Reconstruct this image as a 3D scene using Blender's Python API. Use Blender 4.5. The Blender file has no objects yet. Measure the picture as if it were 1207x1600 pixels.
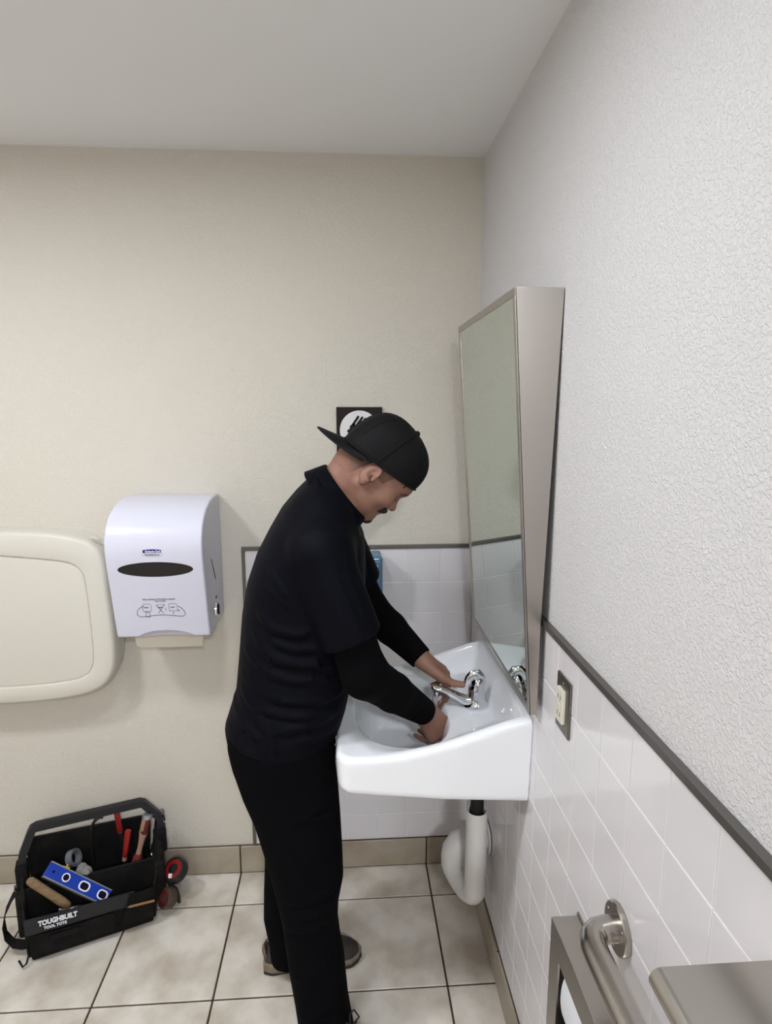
import bpy, bmesh, math, random
import numpy as np
from mathutils import Vector, Matrix

random.seed(4)
SC = bpy.context.scene
COL = SC.collection

# ------------------------------------------------------------------ camera, world, lights, exposure
cam_d = bpy.data.cameras.new('camera')
cam_d.sensor_fit = 'HORIZONTAL'; cam_d.sensor_width = 36.0
cam_d.lens = 954.47 * 36.0 / 1207.0
cam_d.clip_start = 0.02; cam_d.clip_end = 60
cam = bpy.data.objects.new('camera', cam_d); COL.objects.link(cam)
cam.location = (-0.4292, -2.0115, 1.6718)
PITCH, YAW = 0.1688, 0.0647
_fw = Vector((math.sin(YAW) * math.cos(PITCH), math.cos(YAW) * math.cos(PITCH), -math.sin(PITCH)))
cam.rotation_euler = _fw.to_track_quat('-Z', 'Y').to_euler()
SC.camera = cam

w = bpy.data.worlds.new('world'); SC.world = w; w.use_nodes = True
w.node_tree.nodes['Background'].inputs[0].default_value = (0.9, 0.95, 1.0, 1)
w.node_tree.nodes['Background'].inputs[1].default_value = 0.0      # closed room: no daylight

LAMPS = [(-1.70, -1.12, 10.8), (-0.80, -1.20, 5.8), (-0.16, -3.30, 37.0)]                 # three round flush ceiling lights (x, y, watts)
LAMP_COLOR = (0.912, 0.947, 1.0)
SC.view_settings.view_transform = 'Standard'
SC.view_settings.look = 'None'
SC.view_settings.gamma = 1.0
SC.view_settings.use_curve_mapping = False
SC.view_settings.exposure = 0.53
SC.cycles.max_bounces = 8

# ------------------------------------------------------------------ helpers: materials
def srgb(r, g, b):
    def c(u):
        u /= 255.0
        return u / 12.92 if u <= 0.04045 else ((u + 0.055) / 1.055) ** 2.4
    return (c(r), c(g), c(b), 1.0)

MATS = {}
def mat(name, col, rough=0.5, metal=0.0, spec=0.5, noise=None, bump=None, trans=0.0, coat=0.0,
        aniso=0.0, emit=None, rnd=0.0, sss=0.0, sheen=0.0, ior=1.45):
    """noise=(scale, second colour, detail, low, high, stretch) ; bump=(scale, strength, distance, detail, stretch)"""
    m = bpy.data.materials.new(name); m.use_nodes = True
    nt = m.node_tree; b = nt.nodes['Principled BSDF']
    b.inputs['Base Color'].default_value = col
    b.inputs['Roughness'].default_value = rough
    b.inputs['Metallic'].default_value = metal
    b.inputs['Specular IOR Level'].default_value = spec
    b.inputs['Transmission Weight'].default_value = trans
    b.inputs['Coat Weight'].default_value = coat
    b.inputs['IOR'].default_value = ior
    b.inputs['Anisotropic'].default_value = aniso
    if sheen: b.inputs['Sheen Weight'].default_value = sheen
    if sss:
        b.inputs['Subsurface Weight'].default_value = sss
        b.inputs['Subsurface Radius'].default_value = (0.012, 0.004, 0.002)
        b.inputs['Subsurface Scale'].default_value = 1.0
    tc = nt.nodes.new('ShaderNodeTexCoord')
    def coords(stretch):
        if not stretch: return tc.outputs['Object']
        mp = nt.nodes.new('ShaderNodeMapping'); mp.inputs['Scale'].default_value = stretch
        nt.links.new(tc.outputs['Object'], mp.inputs[0]); return mp.outputs[0]
    last = None
    if noise:
        sc_, c2, det, lo, hi = noise[:5]; st = noise[5] if len(noise) > 5 else None
        n = nt.nodes.new('ShaderNodeTexNoise'); n.inputs['Scale'].default_value = sc_; n.inputs['Detail'].default_value = det
        nt.links.new(coords(st), n.inputs['Vector'])
        r = nt.nodes.new('ShaderNodeValToRGB')
        r.color_ramp.elements[0].position = lo; r.color_ramp.elements[1].position = hi
        r.color_ramp.elements[0].color = col; r.color_ramp.elements[1].color = c2
        nt.links.new(n.outputs[0], r.inputs[0]); last = r.outputs[0]
        nt.links.new(last, b.inputs['Base Color'])
    if rnd:
        oi = nt.nodes.new('ShaderNodeObjectInfo')
        mr = nt.nodes.new('ShaderNodeMapRange'); mr.inputs[3].default_value = 1 - rnd; mr.inputs[4].default_value = 1 + rnd
        nt.links.new(oi.outputs['Random'], mr.inputs[0])
        hv = nt.nodes.new('ShaderNodeHueSaturation'); hv.inputs['Color'].default_value = col
        nt.links.new(mr.outputs[0], hv.inputs['Value'])
        if last: nt.links.new(last, hv.inputs['Color'])
        nt.links.new(hv.outputs[0], b.inputs['Base Color'])
    if bump:
        sc_, s_, dist, det = bump[:4]; st = bump[4] if len(bump) > 4 else None
        n = nt.nodes.new('ShaderNodeTexNoise'); n.inputs['Scale'].default_value = sc_; n.inputs['Detail'].default_value = det
        nt.links.new(coords(st), n.inputs['Vector'])
        bp = nt.nodes.new('ShaderNodeBump'); bp.inputs['Strength'].default_value = s_; bp.inputs['Distance'].default_value = dist
        nt.links.new(n.outputs[0], bp.inputs['Height']); nt.links.new(bp.outputs[0], b.inputs['Normal'])
    if emit:
        b.inputs['Emission Color'].default_value = emit[0]; b.inputs['Emission Strength'].default_value = emit[1]
    MATS[name] = m
    return m

def wall_mat(name, col, size, strength):
    """knock-down plaster: flattened blobs of texture under paint"""
    m = mat(name, col, rough=0.62, spec=0.3)
    nt = m.node_tree; b = nt.nodes['Principled BSDF']
    tc = nt.nodes.new('ShaderNodeTexCoord')
    n1 = nt.nodes.new('ShaderNodeTexNoise'); n1.inputs['Scale'].default_value = size; n1.inputs['Detail'].default_value = 1.5
    n1.inputs['Distortion'].default_value = 0.9
    n2 = nt.nodes.new('ShaderNodeTexNoise'); n2.inputs['Scale'].default_value = size * 2.6; n2.inputs['Detail'].default_value = 0.0
    r = nt.nodes.new('ShaderNodeValToRGB'); r.color_ramp.elements[0].position = 0.44; r.color_ramp.elements[1].position = 0.60
    mx = nt.nodes.new('ShaderNodeMath'); mx.operation = 'MULTIPLY_ADD'; mx.inputs[1].default_value = 0.35
    bp = nt.nodes.new('ShaderNodeBump'); bp.inputs['Strength'].default_value = strength; bp.inputs['Distance'].default_value = 0.0014
    for n in (n1, n2): nt.links.new(tc.outputs['Object'], n.inputs['Vector'])
    nt.links.new(n1.outputs[0], r.inputs[0]); nt.links.new(n2.outputs[0], mx.inputs[0]); nt.links.new(r.outputs[0], mx.inputs[2])
    nt.links.new(mx.outputs[0], bp.inputs['Height']); nt.links.new(bp.outputs[0], b.inputs['Normal'])
    return m

wall_mat('paint_cream', srgb(209, 203, 192), 135, 0.50)
wall_mat('paint_white', srgb(212, 210, 211), 165, 0.62)
mat('paint_ceiling', srgb(236, 236, 237), rough=0.8, spec=0.2, bump=(160, 0.15, 0.001, 2))
mat('wall_tile', srgb(224, 221, 224), rough=0.09, spec=0.5, rnd=0.015, bump=(9, 0.03, 0.004, 1))
mat('wall_grout', srgb(242, 240, 237), rough=0.9)
mat('floor_tile', srgb(220, 214, 204), rough=0.42, spec=0.4, noise=(6.5, srgb(184, 174, 158), 5, 0.40, 0.66), rnd=0.03, bump=(24, 0.12, 0.002, 2))
mat('base_tile', srgb(168, 158, 143), rough=0.45, spec=0.4, noise=(7, srgb(150, 138, 118), 6, 0.40, 0.70), rnd=0.03)
mat('floor_grout', srgb(74, 58, 42), rough=0.95, noise=(30, srgb(60, 46, 34), 4, .4, .7))
mat('trim_metal', srgb(112, 108, 104), rough=0.38, metal=0.75)
mat('stainless', srgb(178, 172, 166), rough=0.30, metal=1.0, bump=(40, 0.05, 0.001, 2, (60, 60, 1.5)))
mat('stainless_h', srgb(186, 181, 175), rough=0.26, metal=1.0, bump=(40, 0.05, 0.001, 2, (60, 1.5, 60)))
mat('stainless_dark', srgb(120, 116, 110), rough=0.35, metal=1.0)
mat('chrome', srgb(222, 224, 228), rough=0.05, metal=1.0)
mat('mirror_glass', srgb(206, 216, 209), rough=0.0, metal=1.0)
mat('porcelain', srgb(236, 238, 242), rough=0.06, spec=0.55)
mat('white_plastic', srgb(208, 208, 222), rough=0.22, spec=0.5)
mat('grey_plastic', srgb(205, 206, 210), rough=0.35)
mat('window_plastic', srgb(30, 27, 26), rough=0.14, spec=0.4)
mat('cream_plastic', srgb(206, 202, 191), rough=0.38, spec=0.4)
mat('cream_panel', srgb(206, 202, 191), rough=0.42, spec=0.4)
mat('ink', srgb(40, 42, 54), rough=0.6)
mat('ink_blue', srgb(26, 26, 118), rough=0.4)
mat('ink_white', srgb(232, 232, 240), rough=0.5)
mat('paper', srgb(214, 208, 192), rough=0.85, bump=(200, 0.2, 0.001, 2))
mat('paper_white', srgb(226, 228, 234), rough=0.85)
mat('soap_blue', srgb(112, 152, 186), rough=0.12, spec=0.5, trans=0.35, coat=.3)
mat('soap_dark', srgb(60, 92, 126), rough=0.25)
mat('sign_brown', srgb(38, 29, 30), rough=0.6, spec=.2)
mat('sign_white', srgb(222, 220, 222), rough=0.5)
mat('outlet_cream', srgb(222, 218, 200), rough=0.35)
mat('black_hole', srgb(14, 13, 12), rough=0.7)
mat('trap_white', srgb(216, 214, 212), rough=0.42, spec=0.4)
mat('skin', srgb(141, 105, 89), rough=0.52, spec=0.35, noise=(22, srgb(126, 86, 73), 3, 0.42, 0.75), bump=(420, 0.10, 0.0008, 1))
def hair_mat():
    # close-cropped fade: the hair thins out towards the nape and the cheek until the skin shows
    m = mat('hair', srgb(58, 47, 40), rough=0.85, bump=(700, 0.4, 0.001, 1)); nt = m.node_tree; b = nt.nodes['Principled BSDF']
    tc = nt.nodes.new('ShaderNodeTexCoord'); dt = nt.nodes.new('ShaderNodeVectorMath'); dt.operation = 'DOT_PRODUCT'; dt.inputs[1].default_value = (0.807, 0.0, 0.59)
    nz = nt.nodes.new('ShaderNodeTexNoise'); nz.inputs['Scale'].default_value = 500; nz.inputs['Detail'].default_value = 0
    ad = nt.nodes.new('ShaderNodeMath'); ad.operation = 'MULTIPLY_ADD'; ad.inputs[1].default_value = 0.02
    mr = nt.nodes.new('ShaderNodeMapRange'); u0 = 0.199 * 0.807 + 1.520 * 0.59      # head centre in the person's own space
    mr.inputs[1].default_value = u0 - 0.048; mr.inputs[2].default_value = u0 + 0.004
    mx = nt.nodes.new('ShaderNodeMix'); mx.data_type = 'RGBA'; mx.inputs['A'].default_value = srgb(134, 97, 82); mx.inputs['B'].default_value = srgb(52, 43, 37)
    nt.links.new(tc.outputs['Object'], dt.inputs[0]); nt.links.new(tc.outputs['Object'], nz.inputs['Vector'])
    nt.links.new(nz.outputs[0], ad.inputs[0]); nt.links.new(dt.outputs['Value'], ad.inputs[2]); nt.links.new(ad.outputs[0], mr.inputs[0])
    nt.links.new(mr.outputs[0], mx.inputs['Factor']); nt.links.new(mx.outputs['Result'], b.inputs['Base Color'])
hair_mat()
mat('stubble', srgb(104, 76, 63), rough=0.8)
mat('beard', srgb(38, 28, 24), rough=0.7, bump=(700, 0.7, 0.002, 2))
mat('shirt_navy', srgb(7, 8, 15), rough=0.62, spec=0.07)
mat('sleeve_black', srgb(7, 7, 9), rough=0.85, spec=0.06)
mat('pants_black', srgb(8, 8, 11), rough=0.85, spec=0.05)
mat('cap_black', srgb(10, 10, 12), rough=0.7, spec=0.2, bump=(420, 0.5, 0.001, 0))
mat('cap_brim', srgb(13, 13, 16), rough=0.7, spec=0.2)
mat('shoe_upper', srgb(58, 52, 47), rough=0.75, noise=(30, srgb(44, 40, 38), 4, .4, .7))
mat('shoe_tan', srgb(112, 98, 78), rough=0.8)
mat('shoe_sole', srgb(126, 114, 98), rough=0.7, noise=(40, srgb(104, 92, 78), 4, .4, .7))
mat('shoe_rubber', srgb(46, 36, 30), rough=0.8)
mat('lace', srgb(24, 22, 22), rough=0.8)
mat('bag_fabric', srgb(15, 14, 14), rough=0.8, spec=0.2, noise=(18, srgb(30, 27, 24), 4, .45, .75), bump=(500, 0.35, 0.001, 0))
mat('bag_webbing', srgb(13, 12, 13), rough=0.75, spec=0.25)
mat('bag_handle', srgb(26, 27, 32), rough=0.42, spec=0.4)
mat('bag_label', srgb(24, 24, 30), rough=0.5)
mat('wood', srgb(132, 110, 80), rough=0.7, noise=(12, srgb(108, 86, 58), 5, .4, .7, (1, 6, 6)))
mat('level_blue', srgb(24, 58, 158), rough=0.3)
mat('aluminium', srgb(176, 178, 184), rough=0.35, metal=0.8)
mat('dark_glass', srgb(28, 24, 40), rough=0.1)
mat('red_plastic', srgb(132, 25, 20), rough=0.4)
mat('dark_red', srgb(110, 30, 28), rough=0.45, noise=(20, srgb(70, 24, 22), 4, .4, .7))
mat('clear_handle', srgb(150, 118, 100), rough=0.3)
mat('steel', srgb(150, 150, 155), rough=0.3, metal=1.0)
mat('grey_strap', srgb(118, 120, 130), rough=0.4, metal=.3)
mat('yellow_plastic', srgb(206, 176, 62), rough=0.45)
mat('cloth_grey', srgb(126, 126, 124), rough=0.9)
mat('rubber_black', srgb(20, 20, 22), rough=0.5)
mat('reel_brown', srgb(70, 56, 48), rough=0.6)
mat('pencil', srgb(134, 100, 58), rough=0.6)
mat('lamp_white', srgb(235, 235, 235), rough=0.4)
mat('lamp_glow', (1, 1, 1, 1), emit=((0.912, 0.947, 1.0, 1), 10.0))
def water_mat():
    m = mat('water', (0.92, 0.95, 0.97, 1), rough=0.04, trans=1.0, ior=1.33)
water_mat()

# ------------------------------------------------------------------ helpers: meshes
class MB:
    def __init__(s): s.v = []; s.f = []
    def add(s, vs, fs):
        n = len(s.v); s.v += [tuple(map(float, p)) for p in vs]; s.f += [tuple(i + n for i in f) for f in fs]; return s
    def box(s, c, d, rot=None):
        x, y, z = (k / 2 for k in d)
        P = [(-x, -y, -z), (x, -y, -z), (x, y, -z), (-x, y, -z), (-x, -y, z), (x, -y, z), (x, y, z), (-x, y, z)]
        if rot is not None: P = [rot @ Vector(p) for p in P]
        P = [(p[0] + c[0], p[1] + c[1], p[2] + c[2]) for p in P]
        return s.add(P, [(0, 3, 2, 1), (4, 5, 6, 7), (0, 1, 5, 4), (1, 2, 6, 5), (2, 3, 7, 6), (3, 0, 4, 7)])
    def span(s, lo, hi):
        return s.box([(a + b) / 2 for a, b in zip(lo, hi)], [b - a for a, b in zip(lo, hi)])
    def tube(s, path, r, n=16, caps=True, closed=False, flat=None):
        P = [Vector(p) for p in path]; m = len(P)
        rs = r if isinstance(r, (list, tuple)) else [r] * m
        rings = []; up = None
        for i, p in enumerate(P):
            if closed: t = P[(i + 1) % m] - P[i - 1]
            else: t = P[min(i + 1, m - 1)] - P[max(i - 1, 0)]
            t.normalize()
            if up is None:
                up = Vector((0, 0, 1)) if abs(t.z) < 0.9 else Vector((0, 1, 0))
            a = (up - t * up.dot(t)).normalized(); bb = t.cross(a); up = a
            ring = []
            for k in range(n):
                th = 2 * math.pi * k / n; ca, sa = math.cos(th), math.sin(th)
                if flat: ca *= flat[0]; sa *= flat[1]
                ring.append(p + (a * ca + bb * sa) * rs[i])
            rings.append(ring)
        return s.loft(rings, caps=caps and not closed, closed=closed)
    def loft(s, rings, caps=True, closed=False):
        n = len(rings[0]); m = len(rings); base = [p for r in rings for p in r]; fs = []
        for i in range(m if closed else m - 1):
            j = (i + 1) % m
            for k in range(n):
                l = (k + 1) % n
                fs.append((i * n + k, i * n + l, j * n + l, j * n + k))
        if caps: fs.append(tuple(range(n - 1, -1, -1))); fs.append(tuple((m - 1) * n + k for k in range(n)))
        return s.add(base, fs)
    def cyl(s, a, b, r, n=24, r2=None):
        return s.tube([a, b], [r, r if r2 is None else r2], n)
    def lathe(s, prof, origin, axis=(0, 0, 1), n=28):
        ax = Vector(axis).normalized(); u = Vector((1, 0, 0)) if abs(ax.x) < 0.9 else Vector((0, 1, 0))
        u = (u - ax * u.dot(ax)).normalized(); v = ax.cross(u); o = Vector(origin)
        rings = [[o + ax * h + (u * math.cos(2 * math.pi * k / n) + v * math.sin(2 * math.pi * k / n)) * max(r, 1e-5) for k in range(n)] for r, h in prof]
        return s.loft(rings)
    def prism(s, pts, f0, f1):
        """pts: 2-D outline; f0/f1 map a 2-D point to the two end faces"""
        n = len(pts); A = [f0(*p) for p in pts]; B = [f1(*p) for p in pts]
        return s.loft([A, B])
    def sphere(s, c, r, n=16, m=10):
        rr = r if isinstance(r, (tuple, list)) else (r, r, r)
        rings = []
        for i in range(m + 1):
            ph = -math.pi / 2 + math.pi * i / m; q = max(math.cos(ph), 0.01)
            rings.append([(c[0] + rr[0] * q * math.cos(2 * math.pi * k / n), c[1] + rr[1] * q * math.sin(2 * math.pi * k / n), c[2] + rr[2] * math.sin(ph)) for k in range(n)])
        return s.loft(rings)

def finish(me, matname, smooth, autosm=None):
    if matname: me.materials.append(MATS[matname])
    bm = bmesh.new(); bm.from_mesh(me)
    bmesh.ops.recalc_face_normals(bm, faces=bm.faces)
    if autosm is not None:
        for f in bm.faces: f.smooth = True
        for e in bm.edges:
            if len(e.link_faces) == 2 and e.calc_face_angle(0) > math.radians(autosm): e.smooth = False
    elif smooth:
        for f in bm.faces: f.smooth = True
    bm.to_mesh(me); bm.free()

def mesh(mb, name, matname, bevel=0.0, seg=2, smooth=False, autosm=40):
    me = bpy.data.meshes.new(name)
    me.from_pydata(mb.v, [], mb.f); me.update()
    if bevel:
        bm = bmesh.new(); bm.from_mesh(me)
        bmesh.ops.recalc_face_normals(bm, faces=bm.faces)
        ed = [e for e in bm.edges if len(e.link_faces) == 2 and e.calc_face_angle(0) > math.radians(28)]
        bmesh.ops.bevel(bm, geom=ed, offset=bevel, segments=seg, affect='EDGES', profile=0.5, clamp_overlap=True)
        bm.to_mesh(me); bm.free()
    finish(me, matname, smooth, autosm)
    return me

def link(name, data, parent=None):
    o = bpy.data.objects.new(name, data); COL.objects.link(o)
    if parent is not None: o.parent = parent
    return o

def tag(o, label=None, cat=None, group=None, kind=None):
    if label: o['label'] = label
    if cat: o['category'] = cat
    if group: o['group'] = group
    if kind: o['kind'] = kind
    return o

def weighted(o):
    md = o.modifiers.new('weighted_normals', 'WEIGHTED_NORMAL'); md.keep_sharp = True; md.weight = 100

ORG = {}
def thing(name, label, cat, loc=(0, 0, 0), rotz=0.0, group=None, local=False):
    o = link(name, None); o.empty_display_size = 0.05
    o.location = loc; o.rotation_euler = (0, 0, rotz)
    tag(o, label, cat, group)
    ORG[o.name] = Vector((0, 0, 0)) if local else Vector(loc)
    return o

def part(name, mb, matname, parent, bevel=0.0, seg=2, smooth=False, autosm=40, label=None):
    """a mesh child; its coordinates are given in world space (or in the thing's own space if it is local)"""
    o_ = ORG[parent.name]
    if o_.length > 0: mb.v = [(p[0] - o_.x, p[1] - o_.y, p[2] - o_.z) for p in mb.v]
    o = link(name, mesh(mb, name, matname, bevel, seg, smooth, autosm), parent)
    if bevel: weighted(o)
    ORG[o.name] = o_
    if label: o['label'] = label
    return o

def solid(name, mb, matname, label, cat, origin=(0, 0, 0), bevel=0.0, seg=2, smooth=False, autosm=40, group=None, kind=None):
    """a thing that is a single mesh, with its origin at the given point"""
    mb.v = [(p[0] - origin[0], p[1] - origin[1], p[2] - origin[2]) for p in mb.v]
    o = link(name, mesh(mb, name, matname, bevel, seg, smooth, autosm)); o.location = origin
    if bevel: weighted(o)
    ORG[o.name] = Vector(origin)
    return tag(o, label, cat, group, kind)

def text_part(name, body, size, M, matname, parent, sx=1.0, extrude=0.0004, bold=0.0):
    cu = bpy.data.curves.new(name, 'FONT'); cu.body = body; cu.size = size; cu.extrude = extrude; cu.offset = bold
    cu.align_x = 'CENTER'; cu.align_y = 'CENTER'; cu.resolution_u = 3
    t = bpy.data.objects.new('tmp', cu); COL.objects.link(t)
    dg = bpy.context.evaluated_depsgraph_get()
    me = bpy.data.meshes.new_from_object(t.evaluated_get(dg))
    bpy.data.objects.remove(t)
    me.transform(M @ Matrix.Diagonal((sx, 1, 1, 1)))
    o_ = ORG[parent.name]
    if o_.length > 0: me.transform(Matrix.Translation(-o_))
    me.materials.clear(); me.materials.append(MATS[matname])
    o = link(name, me, parent); ORG[o.name] = o_
    return o

def frame(o, x, y):
    """matrix whose X runs along x and Y along y from o"""
    x = Vector(x).normalized(); y = Vector(y); y = (y - x * y.dot(x)).normalized(); z = x.cross(y)
    M = Matrix.Identity(4)
    for i in range(3): M[i][0] = x[i]; M[i][1] = y[i]; M[i][2] = z[i]; M[i][3] = o[i]
    return M

# ------------------------------------------------------------------ helpers: implicit solids (smooth unions meshed with surface nets)
def smin(a, b, k):
    if k <= 0: return np.minimum(a, b)
    h = np.clip(0.5 + 0.5 * (b - a) / k, 0, 1)
    return b + (a - b) * h - k * h * (1 - h)
def smax(a, b, k): return -smin(-a, -b, k)

class Vol:
    def __init__(s, lo, hi, h):
        s.lo = np.array(lo, float); s.h = h
        s.n = np.ceil((np.array(hi, float) - s.lo) / h).astype(int) + 1
        s.a = np.full(tuple(s.n), 1.0, np.float32)
    def sl(s, lo, hi):
        i0 = np.clip(np.floor((np.array(lo) - s.lo) / s.h).astype(int), 0, s.n); i1 = np.clip(np.ceil((np.array(hi) - s.lo) / s.h).astype(int) + 1, 0, s.n)
        sl = tuple(slice(a, b) for a, b in zip(i0, i1))
        ax = [(s.lo[k] + s.h * np.arange(i0[k], i1[k])).astype(np.float32) for k in range(3)]
        return sl, ax[0][:, None, None], ax[1][None, :, None], ax[2][None, None, :]
    def add(s, fn, lo, hi, k=0.0, op='u'):
        sl, X, Y, Z = s.sl(lo, hi)
        d = fn(X, Y, Z)
        if op == 'u': s.a[sl] = smin(s.a[sl], d, k)
        elif op == 's': s.a[sl] = smax(s.a[sl], -d, k)
        elif op == 'i': s.a[sl] = smax(s.a[sl], d, k)
        elif op == '+': s.a[sl] = s.a[sl] + d
    def cone(s, a, b, r1, r2, k=0.01, op='u'):
        a = np.array(a, float); b = np.array(b, float); R = max(r1, r2) + max(k, 0.004) + 0.006
        ab = b - a; L2 = max(float(ab @ ab), 1e-12)
        def fn(X, Y, Z):
            px, py, pz = X - a[0], Y - a[1], Z - a[2]
            t = np.clip((px * ab[0] + py * ab[1] + pz * ab[2]) / L2, 0, 1)
            return np.sqrt((px - ab[0] * t) ** 2 + (py - ab[1] * t) ** 2 + (pz - ab[2] * t) ** 2) - (r1 + (r2 - r1) * t)
        s.add(fn, np.minimum(a, b) - R, np.maximum(a, b) + R, k, op)
    def chain(s, pts, rs, k=0.01):
        for i in range(len(pts) - 1): s.cone(pts[i], pts[i + 1], rs[i], rs[i + 1], k)
    def ell(s, c, r, R=None, k=0.01, op='u', p=2.0):
        """ellipsoid; R: 3x3 array whose rows are the local axes"""
        c = np.array(c, float); r = np.array(r, float); A = np.eye(3) if R is None else np.array(R, float)
        ext = np.abs(A.T) @ r + max(k, 0.004) + 0.008
        mn = float(r.min())
        def fn(X, Y, Z):
            q = [(A[i][0] * (X - c[0]) + A[i][1] * (Y - c[1]) + A[i][2] * (Z - c[2])) for i in range(3)]
            if p == 2.0:
                k0 = np.sqrt(sum((q[i] / r[i]) ** 2 for i in range(3))); k1 = np.sqrt(sum((q[i] / r[i] ** 2) ** 2 for i in range(3)))
                return k0 * (k0 - 1.0) / np.maximum(k1, 1e-6)
            k0 = sum(np.abs(q[i] / r[i]) ** p for i in range(3)) ** (1 / p)
            return (k0 - 1.0) * mn
        s.add(fn, c - ext, c + ext, k, op)
    def nets(s, smooth=1):
        a = s.a; ins = a < 0
        nx, ny, nz = a.shape
        c = ins[:-1, :-1, :-1].astype(np.int8)
        for dx, dy, dz in ((1,0,0),(0,1,0),(1,1,0),(0,0,1),(1,0,1),(0,1,1),(1,1,1)):
            c = c + ins[dx:nx-1+dx, dy:ny-1+dy, dz:nz-1+dz]
        I = np.argwhere((c > 0) & (c < 8)); del c
        idx = np.full((nx-1, ny-1, nz-1), -1, np.int32); idx[I[:,0], I[:,1], I[:,2]] = np.arange(len(I))
        corn = [(x, y, z) for x in (0,1) for y in (0,1) for z in (0,1)]
        val = {q: a[I[:,0]+q[0], I[:,1]+q[1], I[:,2]+q[2]].astype(np.float64) for q in corn}
        acc = np.zeros((len(I), 3)); cnt = np.zeros(len(I))
        for q in corn:
            for ax in range(3):
                if q[ax]: continue
                q2 = list(q); q2[ax] = 1; q2 = tuple(q2)
                va, vb = val[q], val[q2]; m = (va < 0) != (vb < 0)
                t = np.where(m, va / np.where(va == vb, 1, va - vb), 0)
                pt = np.tile(np.array(q, float), (len(I), 1)); pt[:, ax] = t
                acc += pt * m[:, None]; cnt += m
        V = s.lo + s.h * (I + acc / cnt[:, None])
        F = []
        for ax in range(3):
            b, cc = (ax + 1) % 3, (ax + 2) % 3
            sl0 = [slice(None)] * 3; sl1 = [slice(None)] * 3; sl0[ax] = slice(0, -1); sl1[ax] = slice(1, None)
            e0, e1 = ins[tuple(sl0)], ins[tuple(sl1)]
            E = np.argwhere(e0 != e1)
            ok = (E[:, b] > 0) & (E[:, cc] > 0) & (E[:, b] < a.shape[b]-1) & (E[:, cc] < a.shape[cc]-1)
            E = E[ok]
            def cell(db, dc):
                q = E.copy(); q[:, b] += db; q[:, cc] += dc
                return idx[q[:,0], q[:,1], q[:,2]]
            Q = np.stack([cell(-1,-1), cell(0,-1), cell(0,0), cell(-1,0)], 1)
            flip = e1[E[:,0], E[:,1], E[:,2]]
            Q[flip] = Q[flip][:, ::-1]
            F.append(Q)
        F = np.concatenate(F); F = F[(F >= 0).all(1)]
        for _ in range(smooth):
            S = np.zeros_like(V); n = np.zeros(len(V))
            for k in range(4):
                i, j = F[:, k], F[:, (k+1) % 4]
                for ax in range(3):
                    S[:, ax] += np.bincount(i, V[j, ax], len(V)) + np.bincount(j, V[i, ax], len(V))
                n += np.bincount(i, minlength=len(V)) + np.bincount(j, minlength=len(V))
            V = 0.45 * V + 0.55 * S / np.maximum(n, 1)[:, None]
        return V, F

def newton(V, fn, it=3, e=5e-4):
    for _ in range(it):
        f = fn(*V.T); g = np.stack([(fn(*(V + np.eye(3)[k] * e).T) - fn(*(V - np.eye(3)[k] * e).T)) / (2 * e) for k in range(3)], 1)
        st = f / np.maximum((g ** 2).sum(1), 0.05)
        V = V - np.clip(st, -0.002, 0.002)[:, None] * g
    return V

def quad_mesh(name, V, F, matname, origin=(0, 0, 0)):
    V = V - np.array(origin)
    me = bpy.data.meshes.new(name)
    me.vertices.add(len(V)); me.vertices.foreach_set('co', V.astype(np.float32).ravel())
    me.loops.add(F.size); me.loops.foreach_set('vertex_index', F.astype(np.int32).ravel())
    me.polygons.add(len(F)); me.polygons.foreach_set('loop_start', np.arange(0, F.size, 4, dtype=np.int32))
    me.polygons.foreach_set('use_smooth', np.ones(len(F), bool))
    me.update(calc_edges=True); me.validate()
    me.materials.append(MATS[matname])
    return me

def vol_part(name, vol, matname, parent, smooth=1, label=None):
    V, F = vol.nets(smooth)
    o_ = ORG[parent.name]
    o = link(name, quad_mesh(name, V, F, matname, o_), parent); ORG[o.name] = o_
    if label: o['label'] = label
    return o

# ================================================================== THE ROOM
H = 2.434; XL = -2.35; YF = -4.3
PW = 0.006                        # plaster lies this far behind the tile faces
def struct(name, mb, matname, label, cat, bevel=0.0):
    return solid(name, mb, matname, label, cat, kind='structure', bevel=bevel)

floor = struct('floor', MB().span((XL, YF, -0.05), (0.1, 0.1, -0.004)), 'floor_grout', 'beige tiled restroom floor with dark joints', 'floor')
ceiling = struct('ceiling', MB().span((XL - .1, YF - .1, H), (0.1, 0.1, H + 0.08)), 'paint_ceiling', 'plain light grey painted ceiling', 'ceiling')
wall_back = struct('wall_back', MB().span((XL, PW, -0.05), (0.1, 0.1, H)), 'paint_cream', 'cream textured wall behind the towel dispenser and sink', 'wall')
wall_right = struct('wall_right', MB().span((PW, YF, -0.05), (0.1, PW, H)), 'paint_white', 'off-white textured wall carrying the mirror, white tiles below', 'wall')
wall_left = struct('wall_left', MB().span((XL - 0.1, YF, -0.05), (XL, 0.1, H)), 'paint_cream', 'cream textured wall outside the picture on the left', 'wall')
wall_front = struct('wall_front', MB().span((XL, YF - 0.1, -0.05), (0.1, YF, H)), 'paint_cream', 'cream textured wall behind the camera', 'wall')

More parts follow.
